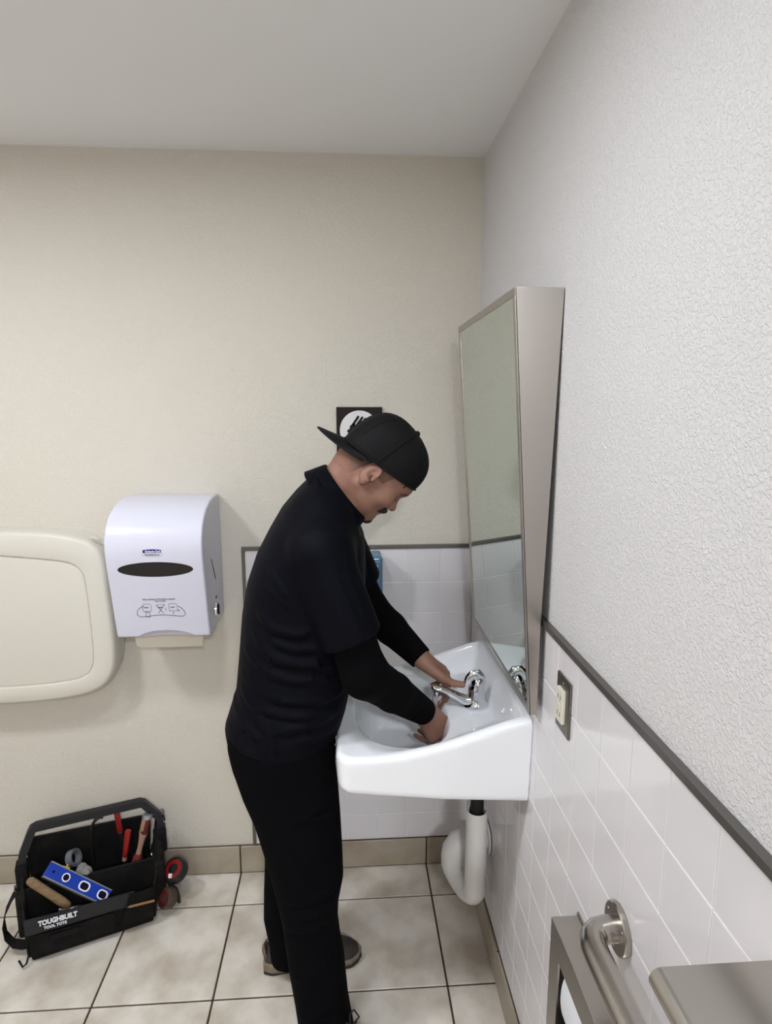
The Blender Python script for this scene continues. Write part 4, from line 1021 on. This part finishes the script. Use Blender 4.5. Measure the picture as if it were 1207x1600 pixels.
# hands: metacarpals fused into a palm, five separate fingers
def hand(W, d, n, side, spread, curls, thumb, scale=1.0):
    W = np.array(W, float); d = np.array(d, float); d /= np.linalg.norm(d)
    n = np.array(n, float); n -= d * (n @ d); n /= np.linalg.norm(n)
    l = np.cross(d, n) * side                       # towards the thumb side
    l /= np.linalg.norm(l)
    base = [(0.030, 0.088), (0.010, 0.092), (-0.011, 0.087), (-0.030, 0.078)]
    lens = [(0.044, 0.026, 0.020), (0.048, 0.030, 0.021), (0.045, 0.028, 0.020), (0.034, 0.021, 0.018)]
    rad = [(0.0100, 0.0088, 0.0080, 0.0064), (0.0103, 0.0090, 0.0082, 0.0066), (0.0098, 0.0086, 0.0078, 0.0062), (0.0088, 0.0077, 0.0070, 0.0056)]
    K = []
    for i, (a, b) in enumerate(base):
        k = W + l * a * scale + d * b * scale - n * (0.004 if i == 3 else 0.0)
        bv.cone(W + l * a * 0.55 * scale + d * 0.006, k, 0.0150, 0.0122, 0.012); K.append(k)
    bv.cone(W, W + d * 0.05 * scale - n * 0.004, 0.024, 0.022, 0.012)
    for i, k in enumerate(K):
        p = k; ang = 0.0
        for j in range(3):
            ang += math.radians(curls[i][j])
            dv = d * math.cos(ang) - n * math.sin(ang) + l * spread[i]
            dv /= np.linalg.norm(dv)
            q = p + dv * lens[i][j] * scale
            bv.cone(p, q, rad[i][j], rad[i][j + 1], 0.0015 if j else 0.004)
            p = q
    T = [np.array(q, float) for q in thumb]
    bv.cone(W + l * 0.018 + d * 0.015, T[0], 0.0165, 0.0140, 0.012)
    for i in range(len(T) - 1): bv.cone(T[i], T[i + 1], (0.0125, 0.0100, 0.0092)[i], (0.0100, 0.0092, 0.0066)[i], 0.003)
# right hand reaches down into the bowl, fingers curling back under
hand(WR_R, (0.052, 0.022, -0.074), (0.36, -0.80, 0.40), -1, (0.08, 0.03, -0.02, -0.05),
     [(42, 46, 24), (48, 50, 26), (54, 50, 28), (58, 46, 26)],
     [(-0.196, -0.502, 0.850), (-0.176, -0.484, 0.828), (-0.170, -0.470, 0.802)], 1.04)
# left hand closes round the spout, thumb against the lever
hand(WR_L, (0.082, -0.016, -0.058), (0.50, -0.20, 0.80), 1, (0.06, 0.0, -0.05, -0.10),
     [(46, 30, 15), (50, 34, 18), (54, 38, 20), (58, 42, 22)],
     [(-0.172, -0.436, 0.938), (-0.143, -0.452, 0.926), (-0.118, -0.456, 0.9235)])
V, F = bv.nets(1); del bv
person = link('person', quad_mesh('person', V, F, 'skin', PO)); person.location = PO; ORG['person'] = Vector(PO)
tag(person, 'man in black cap and dark polo shirt bending over the sink, hands under the faucet', 'person')

# nails where they show
def nail(p, d, n, r=0.0042):
    d = Vector(d).normalized(); n = Vector(n); n = (n - d * n.dot(d)).normalized(); l = d.cross(n); rings = []
    for rr, h in ((1.0, -0.0006), (0.95, 0.0004), (0.6, 0.0010)):
        rings.append([Vector(p) + d * (math.cos(a) * r * 1.25 * rr) + l * (math.sin(a) * r * rr) + n * h for a in [2 * math.pi * k / 12 for k in range(12)]])
    return MB().loft(rings)
mat('nail', srgb(214, 160, 140), rough=0.3)
part('thumbnail', nail((-0.1245, -0.4555, 0.9315), (0.9, 0, -0.1), (-.05, -0.5, .9)), 'nail', person)

# ---- hair: a close-cropped shell behind and in front of the ears
def hair_vol(name, clipfn, lift, matname='hair'):
    hv = Vol(hp_(-0.01, 0) - 0.15, hp_(-0.01, 0) + 0.15, 0.0025)
    hv.cone((-0.468, -0.5, 1.43), hp_(-0.026, -0.050), 0.056, 0.057, 0.02)
    hv.cone((-0.474, -0.5, 1.45), hp_(-0.050, -0.025), 0.048, 0.050, 0.02)
    hv.ell(hp_(-0.006, 0.040), (0.093, 0.082, 0.074), HR, 0.02)
    hv.ell(hp_(0.030, -0.022), (0.056, 0.075, 0.060), HR, 0.03)
    # the shell rises out of the scalp gradually, so that it has no edge
    sl, X, Y, Z = hv.sl(hp_(0, 0) - 0.4, hp_(0, 0) + 0.4); c = clipfn(X, Y, Z)
    hv.a[sl] -= (np.clip(-c / 0.018, -1.0, 1.0) * np.where(c < 0, lift, 0.005)).astype(np.float32)
    vol_part(name, hv, matname, person)
def fu(X, Y, Z): return (X - HO[0]) * HF[0] + (Z - HO[2]) * HF[2] + 0 * Y, (X - HO[0]) * HU[0] + (Z - HO[2]) * HU[2] + 0 * Y
def clip_back(X, Y, Z):
    f, u = fu(X, Y, Z)
    return np.maximum(np.maximum(f + 0.027 - np.clip(u, -0.06, 0.02) * 0.25, -0.060 - u + (f + 0.03) * 0.25), u - 0.05)
hair_vol('hair', clip_back, 0.0018)
for s in (-1, 1):
    def clip_side(X, Y, Z):
        f, u = fu(X, Y, Z)
        return np.maximum(np.maximum(np.abs(f - 0.016) - 0.009 - 0.2 * (u + .02), -0.012 - u), np.maximum(u - 0.04, -s * (Y + 0.5)))
    hair_vol('sideburn', clip_side, 0.0014, 'stubble')
fv = Vol(hp_(0.08, -0.07) - 0.06, hp_(0.08, -0.07) + 0.06, 0.0018)
for s in (-1, 1): fv.chain([hp_(0.0925, -0.0475, 0.0), hp_(0.0885, -0.0500, 0.012 * s), hp_(0.0765, -0.0600, 0.026 * s)], [.0068, .0070, .0045], .004)
vol_part('moustache', fv, 'beard', person)
fv = Vol(hp_(0.08, -0.09) - 0.06, hp_(0.08, -0.09) + 0.06, 0.0018)
fv.ell(hp_(0.0805, -0.0930), (0.0150, 0.0140, 0.0190), HR, 0.0)
fv.ell(hp_(0.064, -0.1000), (0.022, 0.0095, 0.024), HR, 0.010)
fv.ell(hp_(0.0850, -0.0800), (0.0070, 0.0060, 0.0080), HR, 0.006)
vol_part('goatee', fv, 'beard', person)
for s in (-1, 1):
    part('eyebrow', MB().tube([hp_(0.0912, 0.018, 0.012 * s), hp_(0.0880, 0.0205, 0.028 * s), hp_(0.0765, 0.0180, 0.0475 * s)], [.0028, .0040, .0024], 8), 'beard', person, smooth=True)
    part('eyelashes', MB().tube([hp_(0.0800, -0.0065, 0.022 * s), hp_(0.0815, -0.0085, 0.033 * s), hp_(0.0740, -0.0070, 0.0455 * s)], [.0010, .0018, .0016], 6), 'beard', person, smooth=True)

def ridge(vol, pts, wd, amp, y=None):
    """a soft cloth fold: a ridge of the given height along a line on the surface, with a furrow below it"""
    for i in range(len(pts) - 1):
        a, b = np.array(pts[i], float), np.array(pts[i + 1], float); ab = b - a; L2 = float(ab @ ab); n = len(pts) - 1
        e0, e1 = (0.0 if i == 0 else 1.0), (0.0 if i == n - 1 else 1.0)
        def fn(X, Y, Z):
            px, py, pz = X - a[0], Y - a[1], Z - a[2]
            t = (px * ab[0] + py * ab[1] + pz * ab[2]) / L2; tc = np.clip(t, 0, 1)
            dz = pz - ab[2] * tc; d2 = (px - ab[0] * tc) ** 2 + (0.5 * (py - ab[1] * tc)) ** 2 + dz ** 2
            fade = np.where((t < 0) & (e0 > 0) | (t > 1) & (e1 > 0), 0.0, 1.0) * np.clip(1.0 - (1 - e0) * (1 - np.clip(tc * 2.2, 0, 1)) , 0, 1) * np.clip(1.0 - (1 - e1) * (1 - np.clip((1 - tc) * 2.2, 0, 1)), 0, 1)
            g = np.exp(-d2 / wd ** 2); g2 = np.exp(-((px - ab[0] * tc) ** 2 + (0.5 * (py - ab[1] * tc)) ** 2 + (dz + 1.5 * wd) ** 2) / wd ** 2)
            return ((-amp) * (g - 0.6 * g2) * fade).astype(np.float32)
        R = wd * 3 + 0.02
        vol.add(fn, np.minimum(a, b) - R, np.maximum(a, b) + R, 0, '+')

# ---- polo shirt
sv = Vol((-0.785, -0.765, 0.80), (-0.325, -0.215, 1.56), 0.0035)
def shirt_t(X, Y, Z): return np.maximum(torso_f(X, Y, Z), Z - 1.515)
sv.add(shirt_t, (-0.78, -0.71, 0.79), (-0.35, -0.29, 1.54), 0)
for sh, el, s in ((SH_R, EL_R, -1), (SH_L, EL_L, 1)):
    a, b = np.array(sh), np.array(el); e = a + (b - a) * 0.78
    sv.cone((-0.500, -0.5 + s * 0.09, 1.418), (sh[0] + .005, sh[1] - s * .012, sh[2] + .002), 0.060, 0.0660, 0.03)
    sv.cone(a, e, 0.068, 0.0715, 0.020)
    d = (b - a) / np.linalg.norm(b - a); d = d + np.array([0.02, 0, 0.06]); d /= np.linalg.norm(d)   # hem slants
    c0 = a + (b - a) * 0.70
    def clip(X, Y, Z):                       # only acts round this sleeve
        q = (X - c0[0]) * d[0] + (Y - c0[1]) * d[1] + (Z - c0[2]) * d[2]
        tt = np.clip(((X - a[0]) * (b - a)[0] + (Y - a[1]) * (b - a)[1] + (Z - a[2]) * (b - a)[2]) / ((b - a) @ (b - a)), 0, 1.4)
        dist = np.sqrt((X - a[0] - (b - a)[0] * tt) ** 2 + (Y - a[1] - (b - a)[1] * tt) ** 2 + (Z - a[2] - (b - a)[2] * tt) ** 2)
        return np.where((dist < 0.09) & (torso_f(X, Y, Z) > 0.0), q, -1.0)
    lo = np.minimum(c0, b) - 0.10; hi = np.maximum(c0, b) + 0.10
    sv.add(clip, lo, hi, 0.0, 'i')
# folds on the near side, at the waist and over the back
def near(pts): return [(x, near_y(x, z), z) for x, z in pts]
for pts, wd, amp in [([(-0.608, 1.322), (-0.585, 1.285), (-0.560, 1.245)], .008, .0050), ([(-0.612, 1.280), (-0.585, 1.250), (-0.553, 1.226)], .007, .0045),
                   ([(-0.640, 1.216), (-0.600, 1.178), (-0.545, 1.166), (-0.51, 1.172)], .011, .0070), ([(-0.655, 1.172), (-0.602, 1.105), (-0.511, 1.086), (-0.46, 1.09)], .012, .0080),
                   ([(-0.680, 1.120), (-0.63, 1.075), (-0.56, 1.050), (-0.47, 1.050)], .010, .0055), ([(-0.61, 1.15), (-0.55, 1.128), (-0.48, 1.13)], .010, .0050),
                   ([(-0.692, 1.045), (-0.589, 1.004), (-0.486, 0.990), (-0.44, 0.996)], .010, .0075), ([(-0.695, 1.005), (-0.625, 0.974), (-0.54, 0.958), (-0.46, 0.962)], .009, .0060),
                   ([(-0.610, 0.925), (-0.523, 0.934), (-0.450, 0.950)], .011, .0065), ([(-0.690, 1.020), (-0.640, 0.960), (-0.612, 0.910), (-0.605, 0.86)], .010, .0060),
                   ([(-0.730, 0.965), (-0.67, 0.925), (-0.625, 0.90)], .010, .0070), ([(-0.55, 0.90), (-0.50, 0.895), (-0.455, 0.905)], .009, .0045), ([(-0.735, 0.90), (-0.68, 0.872), (-0.63, 0.865)], .009, .005)]:
    ridge(sv, near(pts), wd, amp)
for k in range(3):                            # sleeve creases
    ridge(sv, [(-0.434 - k * .030, -0.735, 1.335 - k * .010), (-0.405 - k * .024, -0.742, 1.27 - k * .015), (-0.382 - k * .020, -0.750, 1.205 - k * .02)], .009, .0045)
sv.add(lambda X, Y, Z: (0.842 + 0.10 * (X + 0.60) * 0.0 + 0.012 * np.sin(11 * X) - Z) + 0 * Y, (-0.9, -0.9, 0.7), (-0.2, -0.1, 0.95), 0.004, 'i')
sv.add(lambda X, Y, Z: np.where(np.abs(Y + 0.5) < 0.10, (X + 0.452) * 0.8 + (Z - 1.452) * 0.6 + 0.004, -1.0), (-0.60, -0.62, 1.36), (-0.33, -0.38, 1.56), 0.0, 'i')
polo = vol_part('polo_shirt', sv, 'shirt_navy', person, 2); del sv
# collar: a folded band round the neck
ca = Vector((0.80, 0, 0.60)).normalized(); cb = Vector((0.60, 0, -0.80)).normalized(); cc = Vector((-0.452, -0.5, 1.452))
def cring(h, ra, rl, droop=0.0):
    R = []
    for k in range(48):
        a = 2 * math.pi * k / 48
        R.append(cc + ca * (h - droop * max(math.cos(a), 0) ** 2) + cb * (math.cos(a) * ra) + Vector((0, 1, 0)) * (math.sin(a) * rl))
    return R
part('collar', MB().loft([cring(-.040, .076, .076), cring(.014, .0765, .0735), cring(.024, .0790, .0755), cring(.026, .0825, .0785), cring(.020, .0860, .0830), cring(-.006, .0935, .0975, .004), cring(-.026, .1000, .1120, .014), cring(-.029, .0970, .1090, .014), cring(-.02, .086, .090)], caps=False), 'shirt_navy', polo, smooth=True)
m = MB().tube([cc + ca * -.045 + cb * .096 + Vector((0, -.012, 0)), Vector((-0.392, -0.512, 1.33)), Vector((-0.384, -0.512, 1.25))], [.006, .006, .005], 8)
part('placket', m, 'shirt_navy', polo, smooth=True)
# ---- long black sleeves under the polo
uv = Vol((-0.53, -0.775, 0.84), (-0.16, -0.20, 1.30), 0.003)
for sh, el, wr, w0 in ((SH_R, EL_R, WR_R, .034), (SH_L, EL_L, WR_L, .033)):
    a, b, c = np.array(sh), np.array(el), np.array(wr); up = a + (b - a) * 0.4; d = (c - b) / np.linalg.norm(c - b)
    uv.cone(up, b, 0.056, 0.053, 0.02); m1 = b + (c - b) * 0.45
    uv.cone(b, m1, 0.052, 0.047, 0.02); uv.cone(m1, c + d * 0.010, 0.047, w0, 0.01)
    def clip2(X, Y, Z): return np.where((X - c[0]) ** 2 + (Y - c[1]) ** 2 + (Z - c[2]) ** 2 < 0.006, (X - c[0]) * d[0] + (Y - c[1]) * d[1] + (Z - c[2]) * d[2] - 0.004, -1.0)
    uv.add(clip2, c - 0.09, c + 0.09, 0.0, 'i')
    for q, am in ((.55, .003), (.66, .0035), (.77, .003), (.88, .003), (.10, .004), (.24, .0035)):      # creases round the arm
        e = b + (c - b) * q; rr = .052 + (w0 - .052) * q
        ridge(uv, [e + np.array([-.6 * rr, -.6 * rr, -rr * .55]), e + np.array([0, -.95 * rr, 0]), e + np.array([.6 * rr, -.55 * rr, rr * .62])], .008, am)
vol_part('undershirt', uv, 'sleeve_black', person, 1); del uv

# ---- trousers
LN = np.array([[0.03, -0.566, -0.424], [0.08, -0.574, -0.432], [0.133, -0.580, -0.440], [0.217, -0.592, -0.447], [0.25, -0.596, -0.449], [0.305, -0.602, -0.459], [0.362, -0.608, -0.465], [0.415, -0.618, -0.462], [0.48, -0.632, -0.449], [0.555, -0.650, -0.451], [0.644, -0.674, -0.455], [0.71, -0.700, -0.459], [0.784, -0.722, -0.466], [0.84, -0.732, -0.468], [0.88, -0.732, -0.472]])
LF = np.array([[0.05, -0.672, -0.545], [0.10, -0.676, -0.540], [0.19, -0.688, -0.536], [0.28, -0.684, -0.530], [0.372, -0.678, -0.520], [0.45, -0.676, -0.505], [0.60, -0.690, -0.480], [0.72, -0.712, -0.468], [0.80, -0.722, -0.470], [0.88, -0.72, -0.475]])
def leg_f(T, y0, y1, w0, w1):
    def fn(X, Y, Z):
        b, f = np.interp(Z, T[:, 0], T[:, 1]), np.interp(Z, T[:, 0], T[:, 2]); u = np.clip(Z / 0.8, 0, 1)
        yc = y0 + (y1 - y0) * u; wd = w0 + (w1 - w0) * u ** 1.5; a = (f - b) / 2; xc = (f + b) / 2
        r = (np.abs((X - xc) / a) ** 2.3 + np.abs((Y - yc) / wd) ** 2.3) ** (1 / 2.3)
        return np.maximum((r - 1) * np.minimum(a, wd) * 0.9, np.maximum(Z - 0.875, T[0, 0] - Z + 0.10 * (X - xc)))
    return fn
tv = Vol((-0.785, -0.735, 0.015), (-0.395, -0.285, 0.895), 0.0035)
tv.add(leg_f(LN, -0.632, -0.575, 0.070, 0.104), (-0.76, -0.73, 0.0), (-0.40, -0.40, 0.89), 0)
tv.add(leg_f(LF, -0.398, -0.425, 0.068, 0.102), (-0.78, -0.56, 0.0), (-0.42, -0.29, 0.89), 0.012)
tv.ell((-0.600, -0.50, 0.825), (0.122, 0.165, 0.085), k=0.04)
tv.add(lambda X, Y, Z: Z - 0.885 + 0 * X + 0 * Y, (-0.8, -0.8, 0.85), (-0.3, -0.2, 0.95), 0, 'i')
def leg_side(pts): return [(x, -0.632 + 0.057 * z / 0.8 - 0.9 * (0.070 + 0.034 * (z / 0.8) ** 1.5), z) for x, z in pts]
for pts, wd, amp in (([(-0.45, 0.505), (-0.52, 0.475), (-0.60, 0.470)], .011, .006), ([(-0.45, 0.465), (-0.51, 0.435), (-0.58, 0.430)], .010, .006), ([(-0.46, 0.425), (-0.53, 0.395), (-0.60, 0.395)], .010, .005), ([(-0.46, 0.32), (-0.52, 0.27), (-0.58, 0.24)], .011, .005),
                      ([(-0.45, 0.20), (-0.52, 0.155), (-0.57, 0.13)], .010, .005), ([(-0.60, 0.64), (-0.56, 0.58), (-0.53, 0.50)], .012, .004), ([(-0.47, 0.745), (-0.53, 0.700), (-0.60, 0.67)], .011, .005), ([(-0.44, 0.11), (-0.50, 0.075), (-0.56, 0.06)], .010, .005)):
    ridge(tv, leg_side(pts), wd, amp)
trs = vol_part('trousers', tv, 'pants_black', person, 1); del tv
part('pocket_welt', MB().tube([(-0.545, -0.672, 0.690), (-0.51, -0.674, 0.695), (-0.475, -0.662, 0.698)], .0035, 8, flat=(1, .6)), 'pants_black', trs, smooth=True)
part('key_clip', MB().tube([(-0.466, -0.600, 0.845), (-0.458, -0.602, 0.835), (-0.455, -0.604, 0.815), (-0.458, -0.605, 0.800), (-0.464, -0.604, 0.806)], .0022, 8), 'steel', trs, smooth=True)

# ---- shoes
def shoe(hx, y, L, yaw):
    wpr = np.array([[0.0, .026], [.08, .036], [.25, .036], [.45, .034], [.62, .041], [.78, .047], [.90, .040], [.97, .024], [1.0, .008]])
    cs, sn = math.cos(yaw), math.sin(yaw)
    def loc(X, Y): return (X - hx) * cs + (Y - y) * sn, -(X - hx) * sn + (Y - y) * cs
    def plan(X, Y, grow=0.0):
        a, b = loc(X, Y); u = np.clip(a / L, 0, 1)
        wd = np.interp(u, wpr[:, 0], wpr[:, 1]) + grow; off = 0.006 * np.sin(np.pi * u)
        return np.maximum(np.abs(b - off) - wd, np.maximum(-a - grow, a - L - grow)) * 0.85
    lo, hi = (hx - 0.05, y - 0.09, -0.001), (hx + L + 0.04, y + 0.09, 0.14)
    if yaw: hi = (hx + L + .04, y + .12, .14); lo = (hx - .05, y - .12, -.001)
    uvv = Vol(lo, hi, 0.003)
    def upper(X, Y, Z):
        a, b = loc(X, Y); u = np.clip(a / L, 0, 1)
        top = np.interp(u, [0, .1, .3, .45, .6, .8, .95, 1], [.098, .102, .104, .098, .082, .064, .050, .038])
        arch = np.clip(Z - 0.02, 0, 1) * np.interp(u, [0, .5, 1], [.16, .34, .42])
        return smax(plan(X, Y, 0.001 - 0.0) + arch, (Z - top) * .9, .025)
    uvv.add(lambda X, Y, Z: np.maximum(upper(X, Y, Z), 0.022 - Z), lo, hi, 0)
    o = vol_part('shoe', uvv, 'shoe_upper', person, 2)
    s2 = Vol(lo, hi, 0.003)
    def sole(X, Y, Z):
        a, b = loc(X, Y); u = np.clip(a / L, 0, 1); tz = np.interp(u, [0, .3, .7, 1], [.040, .034, .026, .030]); bz = np.interp(u, [0, .15, .75, 1], [.010, .006, .006, .016])
        return smax(plan(X, Y, 0.0035) + 0.10 * np.abs(Z - .02) * 0, smax(Z - tz, bz - Z, .004), .006)
    s2.add(sole, lo, hi, 0); vol_part('sole', s2, 'shoe_sole', o, 1)
    s3 = Vol(lo, hi, 0.003); s3.add(lambda X, Y, Z: smax(plan(X, Y, 0.0035), np.maximum(Z - np.interp(np.clip(loc(X, Y)[0] / L, 0, 1), [0, .15, .75, 1], [.011, .007, .007, .017]), 0.0015 - Z), .003), lo, hi, 0)
    vol_part('outsole', s3, 'shoe_rubber', o, 1)
    def wp(a, b, z): return (hx + a * cs - b * sn, y + a * sn + b * cs, z)
    part('heel_panel', MB().tube([wp(.004, -.024, .058), wp(-.003, 0, .062), wp(.004, .024, .058)], [.012, .014, .012], 10, flat=(1.3, .35)), 'shoe_tan', o, smooth=True)
    part('side_stripe', MB().tube([wp(.06, -.0385, .045), wp(.09, -.0365, .060), wp(.12, -.032, .075)], [.005, .007, .004], 8, flat=(1, .5)), 'shoe_tan', o, smooth=True)
    lc = MB()
    for k in range(4):
        a = L * (.46 + .075 * k); zt = float(np.interp(a / L, [0, .1, .3, .45, .6, .8, .95, 1], [.098, .102, .104, .098, .082, .064, .050, .038])) + .001
        q = MB().tube([wp(a - .008, -.024, zt - .012), wp(a, 0, zt), wp(a + .008, .024, zt - .012)], .0028, 8); lc.add(q.v, q.f)
    z0 = .104
    for sg in (-1, 1):
        q = MB().tube([wp(L * .46, 0, z0 - .004), wp(L * .44, sg * .012, z0 + .014), wp(L * .47, sg * .022, z0 + .020), wp(L * .52, sg * .020, z0 + .006), wp(L * .48, sg * .004, z0 - .004)], .0026, 8); lc.add(q.v, q.f)
    part('laces', lc, 'lace', o, smooth=True)
    return o
shoe(-0.560, -0.628, 0.290, math.radians(-21))
shoe(-0.692, -0.396, 0.290, math.radians(4))

# ---- cap, worn back to front
cv = Vol(hp_(0, 0.05) - 0.15, hp_(0, 0.05) + 0.15, 0.003)
cv.ell(hp_(-0.013, 0.030), (0.1065, 0.1000, 0.0860), HR, 0.0, p=2.5)
def cap_clip(X, Y, Z):
    f = (X - HO[0]) * HF[0] + (Z - HO[2]) * HF[2]; u = (X - HO[0]) * HU[0] + (Z - HO[2]) * HU[2]
    return (0.012 + 0.31 * f - u) * 0.955 + 0 * Y
cv.add(cap_clip, hp_(0, 0) - 0.3, hp_(0, 0) + 0.3, 0.004, 'i')
cap = vol_part('cap', cv, 'cap_black', person, 2, label='black baseball cap worn backwards'); del cv
part('button', MB().sphere(hp_(-0.014, 0.1305), .0075, 14, 8), 'cap_black', cap, smooth=True)
def cap_pt(th, el_):       # point on the crown; th round the head, el_ from rim (0) to top (1)
    dv = np.array([math.cos(th) * math.cos(el_), math.sin(el_), math.sin(th) * math.cos(el_)])
    r = (abs(dv[0] / .1065) ** 2.5 + abs(dv[1] / .1000) ** 2.5 + abs(dv[2] / .0860) ** 2.5) ** (-1 / 2.5)
    return hp_(-0.013 + dv[0] * r, 0.030 + dv[1] * r, dv[2] * r)
for th in (98, -98):
    part('panel_seam', MB().tube([cap_pt(math.radians(th), math.radians(a)) for a in np.linspace(-8, 86, 14)], .0026, 8), 'cap_brim', cap, smooth=True)
for th in (42, -42, 142, -142, 0, 180):
    part('panel_seam', MB().tube([cap_pt(math.radians(th), math.radians(a)) for a in np.linspace(-4 if th else 14, 86, 14)], .0014, 6), 'cap_black', cap, smooth=True)
band_pts = []
for k in range(60):
    th = 2 * math.pi * k / 60
    for a in np.linspace(-0.5, 0.6, 60):
        p = cap_pt(th, a); f = (p - HO) @ HF; u = (p - HO) @ HU
        if u > 0.012 + 0.31 * f + 0.003: band_pts.append(p); break
part('sweat_band', MB().tube(band_pts, .0030, 8, closed=True), 'cap_brim', cap, smooth=True)
# brim: a curved stiff plate
rows = []
for s in (0, 1):
    for i in range(13):
        for j in range(25):
            th = math.radians(180 - 68 + 136 * j / 24); q = i / 12
            fin = -0.010 + 0.1030 * math.cos(th); lin = 0.0835 * math.sin(th)
            reach = 0.060 * math.cos((j - 12) / 12 * math.pi / 2) ** 0.55
            f = fin - reach * q; l = lin * (1 - 0.05 * q)
            u = 0.012 + 0.31 * fin - 0.58 * reach * q - 7.5 * 0.26 * (l ** 2) * (0.45 + .9 * q) + 0.004
            rows.append(hp_(f, u - 0.0045 * s, l))
fs = []; W_ = 25; NN = 13 * 25
for i in range(12):
    for j in range(24):
        a = i * W_ + j; b = a + W_
        fs.append((a, a + 1, b + 1, b)); fs.append((NN + a, NN + b, NN + b + 1, NN + a + 1))
for i in range(12):
    for j in (0, 24):
        a = i * W_ + j; fs.append((a, a + W_, NN + a + W_, NN + a))
for j in range(24):
    for i in (0, 12):
        a = i * W_ + j; fs.append((a, a + 1, NN + a + 1, NN + a))
part('brim', MB().add(rows, fs), 'cap_brim', cap, autosm=50)
